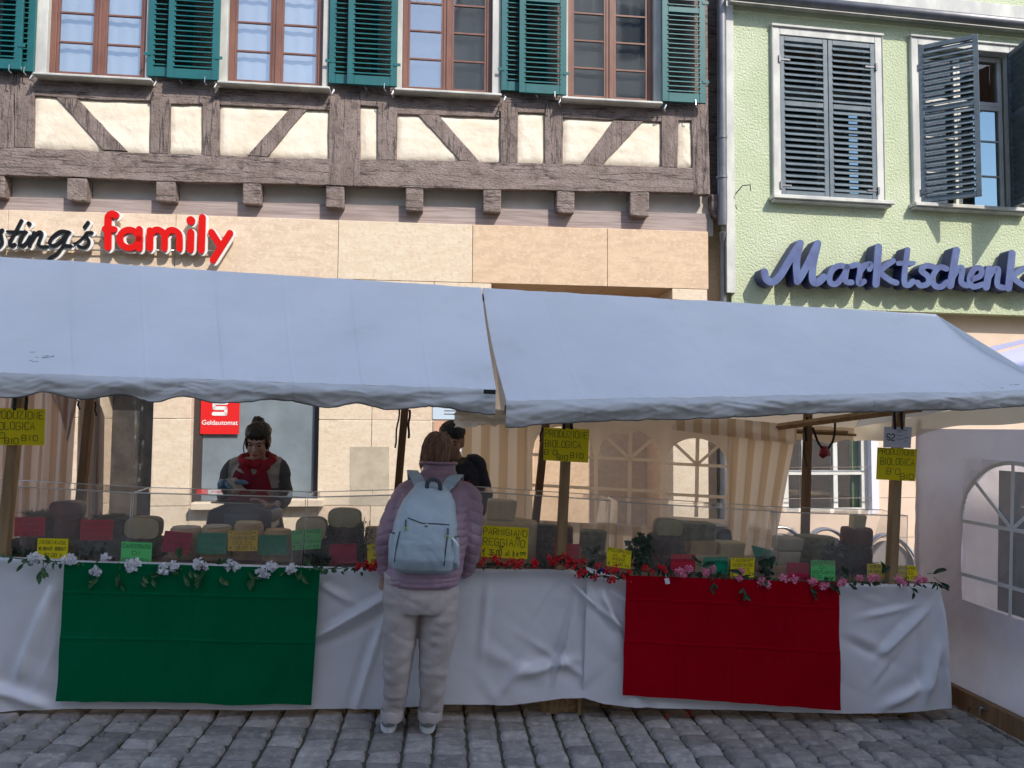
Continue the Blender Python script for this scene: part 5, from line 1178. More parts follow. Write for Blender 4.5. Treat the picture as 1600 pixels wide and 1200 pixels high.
# ================================================================== garlands
LEAF = mat('garland_leaf', (.03,.10,.035), .5, (.07,.17,.06), 30); LEAFD = mat('dark_ivy_leaf', (.02,.055,.025), .6, (.035,.08,.04), 30)
PET = dict(white=mat('white_petal', (.88,.88,.92), .7, trans=.15), red=mat('red_petal', (.70,.008,.02), .6), pink=mat('pink_petal', (.85,.10,.28), .6, (.92,.50,.60), 120, lo=.45, hi=.55), blue=mat('blue_petal', (.01,.03,.25), .6))
def petal(mb, c, d, s, rs):
    d = d.normalized(); a = d.orthogonal().normalized(); a.rotate(Matrix.Rotation(rs.uniform(0, 6.28), 3, d)); b = d.cross(a)
    q = c + d*s*.25; cup = s*.35
    P = [q, q + a*s*.45 + b*s*.5 + d*cup*.6, q + b*s*1.05 + d*cup*1.2, q - a*s*.45 + b*s*.5 + d*cup*.6, q + b*s*.55 + d*cup*.2]
    mb.add(P, [(0,1,4),(1,2,4),(2,3,4),(3,0,4)])
def blossom_mesh(name, r, n, s, m, seed, flat=.8):
    rs = random.Random(seed); mb = MB()
    for k in range(n):
        d = Vector((rs.gauss(0,1), rs.gauss(0,1), rs.gauss(0,1))).normalized(); d.y = -abs(d.y)*.9 if rs.random() < .75 else d.y
        c = Vector((d.x*r, d.y*r*.8, d.z*r*flat)); petal(mb, c*.7, d + Vector((rs.gauss(0,.3), -.2, rs.gauss(0,.3))), s*rs.uniform(.8, 1.2), rs)
    mb.ell((0,0,0), (r*.72, r*.6, r*.6*flat), None, 10, 7)
    return mesh_of(name, mb, m)
BL = {'white': [blossom_mesh('white_blossom', .028, 46, .019, PET['white'], k) for k in range(3)], 'pink': [blossom_mesh('pink_blossom', .026, 44, .015, PET['pink'], 10+k) for k in range(3)],
      'red': [blossom_mesh('red_blossom', .014, 20, .014, PET['red'], 20+k) for k in range(3)], 'blue': [blossom_mesh('blue_blossom', .013, 18, .013, PET['blue'], 30)]}
def leaf(mb, p, d, ln, wd, rs):
    d = d.normalized(); n = Vector((rs.gauss(0,.3), -1, rs.gauss(0,.3))); s = d.cross(n).normalized()*wd/2; up = s.cross(d).normalized()*ln*.08
    mb.add([p, p + d*ln*.3 + s*.9 + up, p + d*ln*.65 + s*.8 + up, p + d*ln - up, p + d*ln*.65 - s*.8 + up, p + d*ln*.3 - s*.9 + up, p + d*ln*.5 - up*.8], [(0,1,6),(1,2,6),(2,3,6),(3,4,6),(4,5,6),(5,0,6)])
def garland(name, label, path, blooms, nleaf, lm, lnr, v, seed, drop=.5, hang=()):
    rs = random.Random(seed); P = [SP(x, y, v) for x, y in path]; t = Thing(name, label, 'garland', S, P[len(P)//2])
    C = cr(P, 8); mb = MB(); mb.tube([p + Vector((0, .004*rs.gauss(0,1), .003*rs.gauss(0,1))) for p in C], .0028, 5); t.part('stem', mb, LEAF)
    mb = MB()
    for k in range(nleaf):
        p = C[int(rs.random()*(len(C)-1))] + Vector((rs.gauss(0,.012), -.012 + rs.gauss(0,.008), rs.gauss(0,.008)))
        d = Vector((rs.gauss(0,1), -.45 - rs.random()*.3, rs.gauss(-drop,.7))); leaf(mb, p, d, rs.uniform(*lnr), rs.uniform(*lnr)*.5, rs)
    for (x, y, ang, n) in hang:
        p0 = SP(x, y, v-.03); d = Vector((math.cos(R(ang)), 0, math.sin(R(ang)))); q = p0 + d*.07; mb.tube([p0 + Vector((0,.02,.01)), p0 + d*.03 + Vector((0,-.012,0)), q + Vector((0,-.012,0))], .0018, 5)
        for j in range(n):
            leaf(mb, p0.lerp(q, .3 + .7*j/n) + Vector((0,-.014,0)), d + Vector((rs.gauss(0,.5), -.2, rs.gauss(0,.5))), rs.uniform(.04,.06), rs.uniform(.02,.028), rs)
    t.part('foliage', mb, lm)
    for (c, x, y, s) in blooms:
        me = BL[c][int(rs.random()*len(BL[c]))]; o = bpy.data.objects.new('blossom', me); COL.objects.link(o); o.parent = t.e
        o.location = SP(x, y, v - .03) - t.o; o.rotation_euler = (rs.gauss(0,.3), rs.uniform(0,6.28), rs.gauss(0,.3)); o.scale = (s, s, s)
    return t
hw_ = [(55,872,-150,3),(65,880,-60,3),(72,884,-110,2),(160,896,-130,3),(185,893,-70,3),(232,890,-60,3),(228,895,-110,2),(278,880,80,3),(285,893,-60,3),(292,888,-30,2),(322,890,-110,4),(335,884,20,3),(340,896,-40,2),(385,890,-40,3),(395,893,-90,3),(468,888,-60,3),(475,885,10,2),(5,868,170,2)]
garland('flower_garland', 'white flower garland with green leaves along the top of the green cloth', [(-30,866),(50,874),(150,880),(260,886),(370,887),(480,889),(545,888)],
 [('white',50,872,1.0),('white',62,873,.7),('white',107,874,1.0),('white',115,876,.7),('white',165,871,.75),('white',150,892,.9),('white',209,883,1.15),('white',203,880,.8),('white',256,889,1.0),('white',272,884,.9),('white',310,881,.95),('white',322,884,.7),('white',358,882,.95),('white',369,886,.8),('white',408,893,.95),('white',424,886,1.0),('white',416,897,.7),('white',456,889,.95)],
 120, LEAF, (.02,.045), -.055, 3, hang=hw_)
rb = [(753,880),(757,873),(778,877),(771,872),(790,882),(799,877),(806,884),(813,879),(836,883),(834,877),(860,874),(866,879),(872,873),(882,868),(890,876),(886,883),(897,884),(905,878),(912,877),(905,898),(910,893),(929,902),(934,884),(948,892),(955,906),(962,890),(983,894),(975,901),(1008,887),(1032,886),(1038,890),(985,907),(1018,893),(560,884),(571,882),(582,886),(590,880),(600,884)]
garland('flower_garland', 'red flower garland along the stall from the customer to the red cloth', [(555,886),(600,884),(750,882),(800,884),(860,878),(884,874),(910,892),(960,902),(1000,893),(1046,893)],
 [('red', x, y, rnd.uniform(.85, 1.35)) for x, y in rb if x > 0] + [('blue',940,890,1.),('blue',948,894,1.),('blue',966,893,.9)], 260, LEAFD, (.018,.036), -.05, 5, drop=.1)
hp = [(1090,886,20,3),(1118,905,-120,3),(1132,892,10,3),(1160,912,-80,4),(1178,900,-30,3),(1205,895,100,3),(1262,912,-60,4),(1290,908,-30,3),(1330,903,150,3),(1420,913,-60,2),(1452,900,40,3),(1462,905,-40,3),(1376,902,70,3),(1100,882,160,2)]
garland('flower_garland', 'pink flower garland along the top of the red cloth', [(1046,893),(1100,897),(1180,904),(1250,907),(1320,909),(1400,908),(1466,912)],
 [('pink',1061,894,1.),('pink',1076,889,.9),('pink',1068,898,.7),('pink',1102,894,1.),('pink',1113,889,.8),('pink',1158,893,.8),('pink',1154,903,.85),('pink',1188,909,1.),('pink',1199,914,.9),('pink',1225,904,.95),('pink',1240,905,.95),('pink',1269,909,1.),('pink',1285,916,.95),('pink',1293,914,.6),('pink',1315,909,1.05),('pink',1343,904,.75),('pink',1361,903,1.),('pink',1371,902,.7),('pink',1403,905,.9),('pink',1412,910,.8),('pink',1434,906,1.),('pink',1444,906,.7)],
 130, LEAFD, (.02,.045), -.055, 8, hang=hp)
# tag hanging on the red garland
mb = MB(); p = SP(1041, 903, -.12); q = SP(1046, 913, -.12); mb.add([SP(1038,904,-.12), SP(1045,903,-.12), SP(1047,912,-.12), SP(1040,913,-.12)], [(0,1,2,3)]); mb.tube([SP(1041,904,-.12), SP(1040,896,-.1)], .0008, 4)
single('paper_tag', mb, MT['paper'], 'tiny white tag hanging at the corner of the red cloth', 'tag', S, p)
# herbs between the cheeses
def bush(name, label, px, py, v, w_, h, n, m, ln, seed, stems=8, wd=.5, cat='herb bunch'):
    rs = random.Random(seed); c = SP(px, py, v); c.z = max(c.z, WT); t = Thing(name, label, cat, S, c); mb = MB(); ms_ = MB()
    for k in range(stems):
        e = c + Vector((rs.uniform(-w_, w_)*.8, rs.uniform(-.03,.04), h*rs.uniform(.5, 1))); ms_.tube(cr([c, c.lerp(e, .5) + Vector((rs.gauss(0,.01), 0, .02)), e], 4), .0018, 4)
    for k in range(n):
        a = rs.uniform(0, 6.28); r = rs.random()**.5; p = c + Vector((math.cos(a)*r*w_, rs.uniform(-.04,.06), h*(.45 + .5*math.sin(a)*r)))
        leaf(mb, p, Vector((rs.gauss(0,1), -.4, rs.gauss(.2,.8))), rs.uniform(*ln), rs.uniform(*ln)*wd, rs)
    t.part('stem', ms_, LEAFD); t.part('foliage', mb, m); return t
bush('ivy', 'ivy growing up left of the dark film-wrapped wheel', 1000, 886, .13, .07, .20, 120, LEAFD, (.025,.045), 1, wd=.85)
bush('herb_bunch', 'dark herb sprigs under the hay-topped wheel at left', 155, 884, .14, .12, .10, 220, LEAFD, (.02,.05), 2, wd=.2)
bush('herb_bunch', 'dry rosemary twigs sticking out left of the customer', 566, 872, .16, .05, .22, 160, mat('dry_twig', (.06,.055,.035), .8), (.015,.04), 3, wd=.15)
bush('herb_bunch', 'big tangle of dark herbs right of the last bright green card', 1322, 896, .20, .16, .19, 700, mat('dusty_herb', (.045,.055,.045), .8, (.07,.08,.065), 30), (.02,.05), 4, wd=.18, stems=26)
bush('herb_bunch', 'broad dark leaves right of the grey-green herb block', 925, 890, .14, .05, .12, 22, LEAFD, (.04,.07), 5, wd=.7)
bush('herb_bunch', 'dark leaves right of the yellow card among the pink flowers', 1192, 896, .12, .04, .10, 18, LEAFD, (.04,.065), 6, wd=.7)
bush('herb_bunch', 'dark herb sprigs behind the crimson card left of the customer', 500, 884, .13, .08, .07, 150, LEAFD, (.02,.05), 7, wd=.2)
bush('herb_bunch', 'low dark leaves at the foot of the left post', 38, 876, .10, .08, .07, 50, LEAFD, (.02,.04), 8, wd=.6)

# fallen petals
mb = MB()
for (px, py) in ((1042,1121),(1076,1114),(1075,1119)):
    p = unp(S, px, py, .02, 2); 
    for _ in range(6): petal(mb, p + Vector((rnd.gauss(0,.006), rnd.gauss(0,.006), 0)), Vector((rnd.gauss(0,.6), rnd.gauss(0,.6), 1)), .014, rnd)
single('fallen_petals', mb, PET['red'], 'few red petals fallen on the cobbles below the red cloth', 'petals', S, unp(S, 1060, 1117, .01, 2), kind='stuff')

# ================================================================== things hanging or standing behind
gp = Thing('cash_sign', 'red square sign with a white letter emblem on the frosted shop window', 'sign', F, FP(343, 650, YS+.09))
qa, qb = FP(313, 678, YS+.09), FP(375, 612, YS+.09)
mb = MB(); mb.box((qa.x, YS+.085, qa.z), (qb.x, YS+.095, qb.z)); gp.part('panel', mb, mat('sign_red', (.72,.02,.02), .35))
ox, oz = lambda x: qa.x + (qb.x-qa.x)*(x-75)/375, lambda y: qb.z - .02 + (qa.z-qb.z+.02)*(y-25)/320
mb = MB(); yy_ = YS+.083
def rr_box(mb, x0, x1, y0, y1, r, hole=None):
    pts = []
    for (cx_, cy_, a0) in ((x1-r, y0+r, -90), (x1-r, y1-r, 0), (x0+r, y1-r, 90), (x0+r, y0+r, 180)):
        for k in range(5): a = R(a0 + k*22.5); pts.append((cx_ + r*math.cos(a), cy_ + r*math.sin(a)))
    mb.prism([(ox(x), yy_, oz(y)) for x, y in pts], (0, .0018, 0))
def strip(pts): 
    for i, (p, q) in enumerate(zip(pts, pts[1:])): pass
    ribbon(mb, pts, 29, lambda x, y, d: Vector((ox(x), yy_, oz(y))), smooth=0, capn=3)
strip([(326,100),(205,100)]); strip([(202,98),(202,128),(205,141)]); strip([(203,141),(318,141)]); strip([(318,141),(318,186)]); strip([(318,186),(196,186)])
gp.part('emblem', mb, MT['lwhite'])
def text_mesh(T, name, body, p, size, fr_m, m, bold=.0, sx=1.):
    cu = bpy.data.curves.new('t', 'FONT'); cu.body = body; cu.size = size; cu.offset = bold; cu.align_x = 'CENTER'; cu.extrude = .0005
    ob = bpy.data.objects.new('t', cu); COL.objects.link(ob); dg = bpy.context.evaluated_depsgraph_get(); me = bpy.data.meshes.new_from_object(ob.evaluated_get(dg)); bpy.data.objects.remove(ob)
    mb = MB(); mb.v = [Vector((p.x + v.co.x*sx, p.y - v.co.z, p.z + v.co.y)) for v in me.vertices]; mb.f = [tuple(f.vertices) for f in me.polygons]; mb.m = [0]*len(mb.f)
    return T.part(name, mb, m)
text_mesh(gp, 'writing', 'Geldautomat', Vector((ox(262), yy_, oz(272))), .067, F, MT['lwhite'], .0008)
ps = Thing('poster', 'white and orange notice on the wall behind the salesman', 'poster', F, FP(705, 700, YS-.01))
for (a, b, c, d, m_) in ((676,735,600,655,mat('poster_blue', (.52,.62,.72), .5)), (677,734,658,760,mat('poster_orange', (.62,.36,.24), .5)), (694,734,662,740,MT['paper'])):
    p, q = FP(a, d, YS-.012), FP(b, c, YS-.012); k = .003 if m_ is MT['paper'] else 0; mb = MB(); mb.box((p.x, YS-.008-k, p.z), (q.x, YS-.003-k, q.z)); ps.part('sheet', mb, m_)
mb = MB()
for k in range(3): p, q = FP(694, 647-k*5, YS-.013), FP(732-k*4, 645-k*5, YS-.013); mb.box((p.x, YS-.0125, p.z), (q.x, YS-.0115, p.z+.005))
for k in range(9): p, q = FP(712, 675+k*8, YS-.013), FP(732-(k*7) % 5, 673+k*8, YS-.013); mb.box((p.x, YS-.0145, p.z), (q.x, YS-.0135, p.z+.006))
ps.part('writing', mb, MT['ink'])
# red bundle on a cable
rb_ = Thing('hanging_bundle', 'crumpled red bag hanging on a black cable from the right tent frame', 'bag', S, SP(1288, 665, 1.0))
mb = MB(); mb.tube(cr([SP(1270,668,1.0), SP(1274,680,1.0), SP(1280,694,1.0), SP(1290,703,1.0), SP(1300,692,1.0), SP(1304,676,1.0), SP(1305,655,1.0)], 5), .009, 6); rb_.part('cable', mb, MT['strap'], smooth=True)
mb = MB(); mb.ell(SP(1288,707,1.0), (.042,.03,.045), None, 20, 14); mb.v = [p + Vector((fz(p.x*28, p.z*28), fz(p.z*28, 5, p.x*28), fz(p.x*30, 9, p.z*30)))*.030 for p in mb.v]; rb_.part('bag', mb, mat('red_nylon', (.30,.02,.03), .5), smooth=True)
# cafe chairs beyond the stall
def chair(px, py, lab, w_=.27):
    c = GP(px, py, -1.05); c.z = -.22; zt_ = GP(px, py, -1.05).z; t = Thing('cafe_chair', lab, 'chair', G, c, group='metal cafe chairs behind the right stall'); h = zt_-c.z
    for dy in (0, .05):
        mb = MB(); pts = [c + Vector((w_*math.cos(a), dy + .10*math.sin(a), h - .34 + .34*math.sin(a))) for a in [math.pi*k/16 for k in range(17)]]; mb.tube(pts, .014, 8); t.part('back_frame', mb, MT['metal'], smooth=True)
    mb = MB(); mb.grid(lambda a, b: c + Vector((w_*.92*math.cos(math.pi*a), .03+.1*math.sin(math.pi*a), (h-.36) + .30*b*math.sin(math.pi*a)**.8 )), 16, 8); t.part('backrest', mb, mat('woven_back', (.3,.28,.27), .6) if 'woven_back' not in bpy.data.materials else bpy.data.materials['woven_back'])
    mb = MB(); mb.box(c + Vector((-w_*.85, -.30, h-.40)), c + Vector((w_*.85, .10, h-.37))); t.part('seat', mb, bpy.data.materials['woven_back'])
    for (x, y) in ((-1,-.28),(1,-.28),(-1,.1),(1,.1)): mb = MB(); mb.tube([c + Vector((x*w_*.85, y, 0)), c + Vector((x*w_*.8, y, h-.4))], .012, 8); t.part('leg', mb, MT['metal'], smooth=True)
chair(1228, 826, 'metal cafe chair behind the whitish cheese blocks'); chair(1300, 829, 'metal cafe chair seen behind the brown cheese stack'); chair(1396, 838, 'metal cafe chair right of the right post')
# ================================================================== PEOPLE
SKIN = mat('skin', (.58,.36,.27), .55, (.46,.25,.18), 12); LIPS = mat('lips', (.36,.08,.08), .5)
def PP(px, py, v): return SP(px, py, v)
def rings_loft(mb, secs, n=28, pw=2.4):
    """secs: (centre, half width, half depth[, lean])"""
    R_ = []
    for s_ in secs:
        c, a, b = Vector(s_[0]), s_[1], s_[2]; r = []
        for k in range(n):
            x, y = sup(2*math.pi*k/n, pw); r.append(c + Vector((x*a, y*b, 0)))
        R_.append(r)
    mb.loft(R_)
def hand(mb, wrist, dirv, palm_n, sc=1., curl=.5, side=1):
    """palm with four separate fingers of unequal length and a thumb leaving its side"""
    d = dirv.normalized(); n = palm_n.normalized(); s = d.cross(n).normalized()*side
    mb.tube([wrist, wrist + d*.03*sc, wrist + d*.075*sc, wrist + d*.088*sc], [.024*sc,.032*sc,.036*sc,.03*sc], 12, sq=.5)
    for k, (o, ln) in enumerate(((-.027,.070),(-.009,.078),(.009,.073),(.026,.058))):
        b = wrist + d*.082*sc + s*o*sc; p = [b]; dd = d.copy()
        for j, f in enumerate((.42,.33,.25)):
            dd = (dd + n*curl*(.35 + .3*j)).normalized(); p.append(p[-1] + dd*ln*f*sc)
        mb.tube(p, [.0088*sc,.0085*sc,.0078*sc,.0065*sc], 8, rnd_caps=True)
    b = wrist + d*.028*sc - s*.030*sc; t = (d*.7 - s*.75 + n*.3).normalized(); mb.tube([b, b + t*.034*sc, b + (t + d*.25 + n*.3).normalized()*.060*sc], [.012*sc,.0098*sc,.0078*sc], 8, rnd_caps=True)
def head(mb, c, yaw, pitch, s=1.):
    """head as one shape in its own axes: -y is the face; returns the matrix"""
    M = Matrix.Translation(c) @ Matrix.Rotation(yaw, 4, 'Z') @ Matrix.Rotation(pitch, 4, 'X'); q = lambda x, y, z: M @ Vector((x*s, y*s, z*s)); M3 = M.to_3x3()
    mb.ell(q(0,.012,.035), (.075*s,.092*s,.088*s), M3, 24, 16)          # skull
    mb.ell(q(0,-.018,-.025), (.062*s,.068*s,.085*s), M3, 24, 16)        # face
    mb.ell(q(0,-.055,-.085), (.030*s,.026*s,.024*s), M3, 14, 10)        # chin
    mb.ell(q(0,-.084,-.018), (.011*s,.016*s,.024*s), M3, 10, 8); mb.ell(q(0,-.096,-.032), (.014*s,.013*s,.010*s), M3, 10, 8)   # nose
    mb.ell(q(0,-.076,.022), (.050*s,.014*s,.012*s), M3, 12, 8)           # brow
    for x in (-1, 1):
        mb.ell(q(x*.036,-.058,-.030), (.022*s,.022*s,.022*s), M3, 10, 8)  # cheeks
        mb.ell(q(x*.075,.012,-.012), (.009*s,.018*s,.030*s), M3, 10, 8)   # ears
    mb.ell(q(0,-.082,-.056), (.022*s,.010*s,.007*s), M3, 10, 8); mb.ell(q(0,-.079,-.066), (.018*s,.010*s,.007*s), M3, 10, 8)
    return M, q
def face(T, body, q, M, s=1., brow=None):
    M3 = M.to_3x3(); br = brow or MT['ink']
    for x in (-1, 1):
        mb = MB(); mb.ell(q(x*.030,-.0795,.002), (.013*s,.005*s,.0045*s), M3, 10, 6); T.part('eye', mb, MT['ink'], parent=body, smooth=True)
        mb = MB(); mb.tube([q(x*.014,-.088,.020), q(x*.032,-.087,.027), q(x*.050,-.074,.020)], [.0028*s,.0034*s,.0018*s], 6); T.part('eyebrow', mb, br, parent=body, smooth=True)
    mb = MB(); mb.ell(q(0,-.0905,-.060), (.020*s,.004*s,.0075*s), M3, 12, 8); T.part('lips', mb, LIPS, parent=body, smooth=True)
def hair_strands(mb, q, pts, n, rs, r=.0025, jit=.01):
    for _ in range(n):
        o = Vector((rs.gauss(0,1), rs.gauss(0,1), rs.gauss(0,1)))*jit; P = [q(*(Vector(p) + o*(.5+.5*k/len(pts)))) for k, p in enumerate(pts)]; mb.tube(cr(P, 4), r, 4)

# ---------------------------------------------------------------- customer seen from behind
VC = -.25
cu = Thing('person', 'customer seen from behind in a mauve quilted jacket and beige trousers leaning over the stall', 'person', S, PP(640, 1140, VC))
cu.o = cu.o.copy()
hc = PP(685, 713, VC+.26)
sh_l, sh_r = PP(640, 775, VC+.17), PP(727, 779, VC+.17)
el_l, el_r = PP(609, 838, VC+.10), PP(733, 846, VC+.12); wr_l, wr_r = PP(604, 897, VC+.20), PP(722, 895, VC+.24)
hip_l, hip_r = PP(630, 925, VC+.02), PP(688, 925, VC+.02); kn_l, kn_r = PP(624, 1020, VC-.01), PP(673, 1020, VC-.01); an_l, an_r = PP(609, 1122, VC+.02), PP(670, 1122, VC+.02)
mb = MB(); M, q = head(mb, hc, R(180-18), R(16), .98)
mb.tube([hc + Vector((0,-.02,-.05)), PP(684, 762, VC+.15)], [.055,.06], 14); mb.tube([PP(684,770,VC+.15), PP(678,850,VC+.06), PP(660,920,VC+.01)], [.12,.12,.13], 16, sq=.75)
for s_, e_, w_ in ((sh_l, el_l, wr_l), (sh_r, el_r, wr_r)): mb.tube([PP(684,775,VC+.16), s_, e_, w_], [.06,.05,.038,.026], 12)
for h_, k_, a_ in ((hip_l, kn_l, an_l), (hip_r, kn_r, an_r)): mb.tube([PP(660,915,VC+.01), h_, k_, a_], [.10,.085,.055,.036], 14)
hand(mb, wr_l + Vector((-.004,0,-.005)), Vector((-.05,.25,-1)), Vector((1,.2,0)), .95, .35, 1); hand(mb, wr_r, Vector((-.1,.9,-.3)), Vector((0,-.2,-1)), .95, .4, -1)
fb_ = fuse(mb, .0065, 2); body = cu.part('body', fb_, SKIN, smooth=True)
face(cu, body, q, M, .98, mat('hair_brown_dark', (.06,.03,.02), .6))
# hair: short, brown with lighter strands
HB = mat('hair_auburn', (.17,.085,.055), .6, (.28,.155,.10), 60, st=(1,1,.25), bump=.8, bsc=90, bst=(1,1,.15)); HG = mat('hair_light_strands', (.46,.30,.20), .6)
mb = MB(); M3 = M.to_3x3()
mb.ell(q(0,.014,.035), (.081,.098,.094), M3, 24, 16); mb.ell(q(0,.040,-.03), (.074,.074,.07), M3, 20, 14); mb.ell(q(0,.06,-.075), (.060,.045,.04), M3, 16, 12)
for x in (-1, 1): mb.ell(q(x*.062,.012,-.025), (.026,.045,.05), M3, 12, 10)
def hf(p, n): return .006*fz(p.x*60, p.y*60, p.z*14) + .004*fz(p.x*130, p.y*130, p.z*25)
ho = fuse(mb, .006, 2, hf); cu.part('hair', ho, HB, smooth=True)
rs = random.Random(4); mb = MB(); mbL = MB()
for k in range(620):
    tgt = mbL if rs.random() < .16 else mb
    a = rs.uniform(0, 2*math.pi); r0 = rs.uniform(0, .05); crown = Vector((math.cos(a)*r0, .03 + math.sin(a)*r0*.6, .124))
    b = a + rs.gauss(0, .25); x, y = math.cos(b), math.sin(b)
    P = [crown, Vector((x*.064, .018 + y*.080, .100)), Vector((x*(.083+rs.gauss(0,.004)), .02 + y*(.100+rs.gauss(0,.005)), .035+rs.gauss(0,.01))), Vector((x*(.074+rs.gauss(0,.010)), .025 + y*(.088+rs.gauss(0,.010)), -.03 - rs.random()*.06*(y > -.2)))]
    if y < -.45: P = P[:3]
    P = [p + Vector((rs.gauss(0,.004), rs.gauss(0,.004), rs.gauss(0,.004))) for p in P]
    tgt.tube([q(*p) for p in cr(P, 4)], [.0032]*12 + [.0008], 4) if len(P) == 4 else tgt.tube([q(*p) for p in cr(P, 4)], .0028, 4)
cu.part('light_strands', mbL, HG, smooth=True)
cu.part('hair_strands', mb, mat('hair_mid', (.20,.10,.065), .6, (.36,.21,.14), 50, st=(1,1,.2)), smooth=True)
# jacket
JK = mat('mauve_quilted_nylon', (.38,.25,.315), .45, (.33,.21,.27), 5, bump=.25, bsc=45, bd=.004)
mb = MB()
def sec(pxl, pxr, py, v, dep): a = PP(pxl, py, v); b = PP(pxr, py, v); return ((a+b)/2, (b.x-a.x)/2, dep)
tors = [sec(603,716,913,VC+.02,.15), sec(602,718,905,VC+.02,.158), sec(606,724,885,VC+.03,.16), sec(612,728,850,VC+.06,.15), sec(616,732,815,VC+.09,.145), sec(619,736,790,VC+.12,.135), sec(625,734,772,VC+.15,.125), sec(638,728,757,VC+.17,.10), sec(652,718,746,VC+.18,.085), sec(660,712,735,VC+.19,.078), sec(661,712,724,VC+.20,.078)]
rings_loft(mb, tors)
mb.tube(cr([sh_l + Vector((.06,0,.02)), sh_l + Vector((-.01,0,0)), sh_l.lerp(el_l, .5) + Vector((-.018,0,0)), el_l + Vector((-.005,-.01,0)), el_l.lerp(wr_l, .5), wr_l + Vector((.005,0,.0))], 4), [.080]*5 + [.074]*4 + [.070]*4 + [.066]*4 + [.058]*3 + [.044], 18)
mb.tube(cr([sh_r + Vector((-.06,0,.02)), sh_r + Vector((.012,0,0)), sh_r.lerp(el_r, .5) + Vector((.015,0,0)), el_r, el_r.lerp(wr_r, .5) + Vector((.01,0,0)), wr_r], 4), [.080]*5 + [.074]*4 + [.070]*4 + [.066]*4 + [.058]*3 + [.044], 18)
def quilt(p, n):
    z = p.z + .25*abs(p.x - (sh_l.x+sh_r.x)/2)*0; cx_ = (sh_l.x+sh_r.x)/2; ax = abs(p.x-cx_)
    sl_ = .35 if ax > .17 else -.06
    if n.z > .6: return 0
    per = .058 if ax > .165 else (.040 if p.z < 1.08 else .045)
    if p.z < .80: per = .030
    zz = (p.z + sl_*max(0, ax-.12) + .010*fz(p.x*6, p.z*3))/per; f = zz - math.floor(zz)
    puff = (math.sin(math.pi*f)**.42)
    if p.z > 1.33: return .002*fz(p.x*20, p.z*20)
    return -.006 + .0078*puff + .0034*fz(p.x*38, p.z*12, p.y*20)*puff
jk = fuse(mb, .0058, 3, quilt)
jo = cu.part('jacket', jk, JK, smooth=True)
mb = MB()
pc = sec(658,713,724,VC+.20,.085); 
mb.tube([pc[0] + Vector((pc[1]*math.cos(t), pc[2]*math.sin(t), .004)) for t in [2*math.pi*k/24 for k in range(25)]], .009, 8); cu.part('collar_edge', mb, JK, smooth=True, parent=jo)
# trousers
TR = mat('beige_trousers', (.52,.45,.425), .85, (.46,.395,.37), 6, bump=.3, bsc=200, bd=.001)
mb = MB()
rings_loft(mb, [sec(601,716,895,VC+.02,.135), sec(600,717,915,VC+.02,.142), sec(600,717,938,VC+.015,.14), sec(602,716,952,VC+.01,.13)])
def leg(cs):
    m_ = []
    for (l, r, y, v, d) in cs: m_.append(sec(l, r, y, v, d))
    rings_loft(mb, m_, 24, 2.2)
leg([(600,659,935,VC+.01,.115),(600,656,965,VC+.0,.108),(599,650,1000,VC-.005,.095),(600,643,1040,VC-.015,.078),(600,638,1075,VC-.005,.070),(599,631,1105,VC+.015,.062),(597,628,1118,VC+.02,.060)])
leg([(655,717,935,VC+.01,.115),(655,715,965,VC+.0,.108),(655,710,1000,VC-.005,.095),(655,700,1040,VC-.015,.078),(656,695,1075,VC-.005,.070),(656,692,1105,VC+.015,.062),(655,687,1118,VC+.02,.060)])
mb.v = [p for p in mb.v]
def wrinkle(p, n):
    k = .004*fz(p.x*10 + p.z*7, p.z*24, 3); kn = math.exp(-((p.z-.42)/.13)**2); hp_ = math.exp(-((p.z-.72)/.08)**2); an_ = math.exp(-((p.z-.13)/.09)**2)
    return k + (kn*.7 + hp_*.8 + an_*.9)*.0062*math.sin(p.z*95 + 14*abs(p.x - hip_l.x) + 5*fz(p.x*8, p.z*6)) * (.35 + fz(p.x*7, p.z*9, 8))*.55 + .010*abs(fz(p.x*11 - p.z*7, p.z*8, 5)) + .005*abs(fz(p.x*9 + p.z*14, p.z*5, 2))
tr = fuse(mb, .0062, 3, wrinkle); to = cu.part('trousers', tr, TR, smooth=True)
for c in (sec(597,629,1114,VC+.02,.064), sec(655,689,1114,VC+.02,.064)):
    mb = MB(); r_ = []
    for (dz, k) in ((-.028,1.13),(.02,1.17),(.024,1.12),(.018,1.02),(-.026,1.0)):
        r_.append([c[0] + Vector((c[1]*k*math.cos(2*math.pi*j/28), c[2]*k*math.sin(2*math.pi*j/28), dz + .004*math.sin(j*1.3))) for j in range(28)])
    mb.loft(r_, cap=False); cu.part('turned_cuff', mb, TR, smooth=True, parent=to)
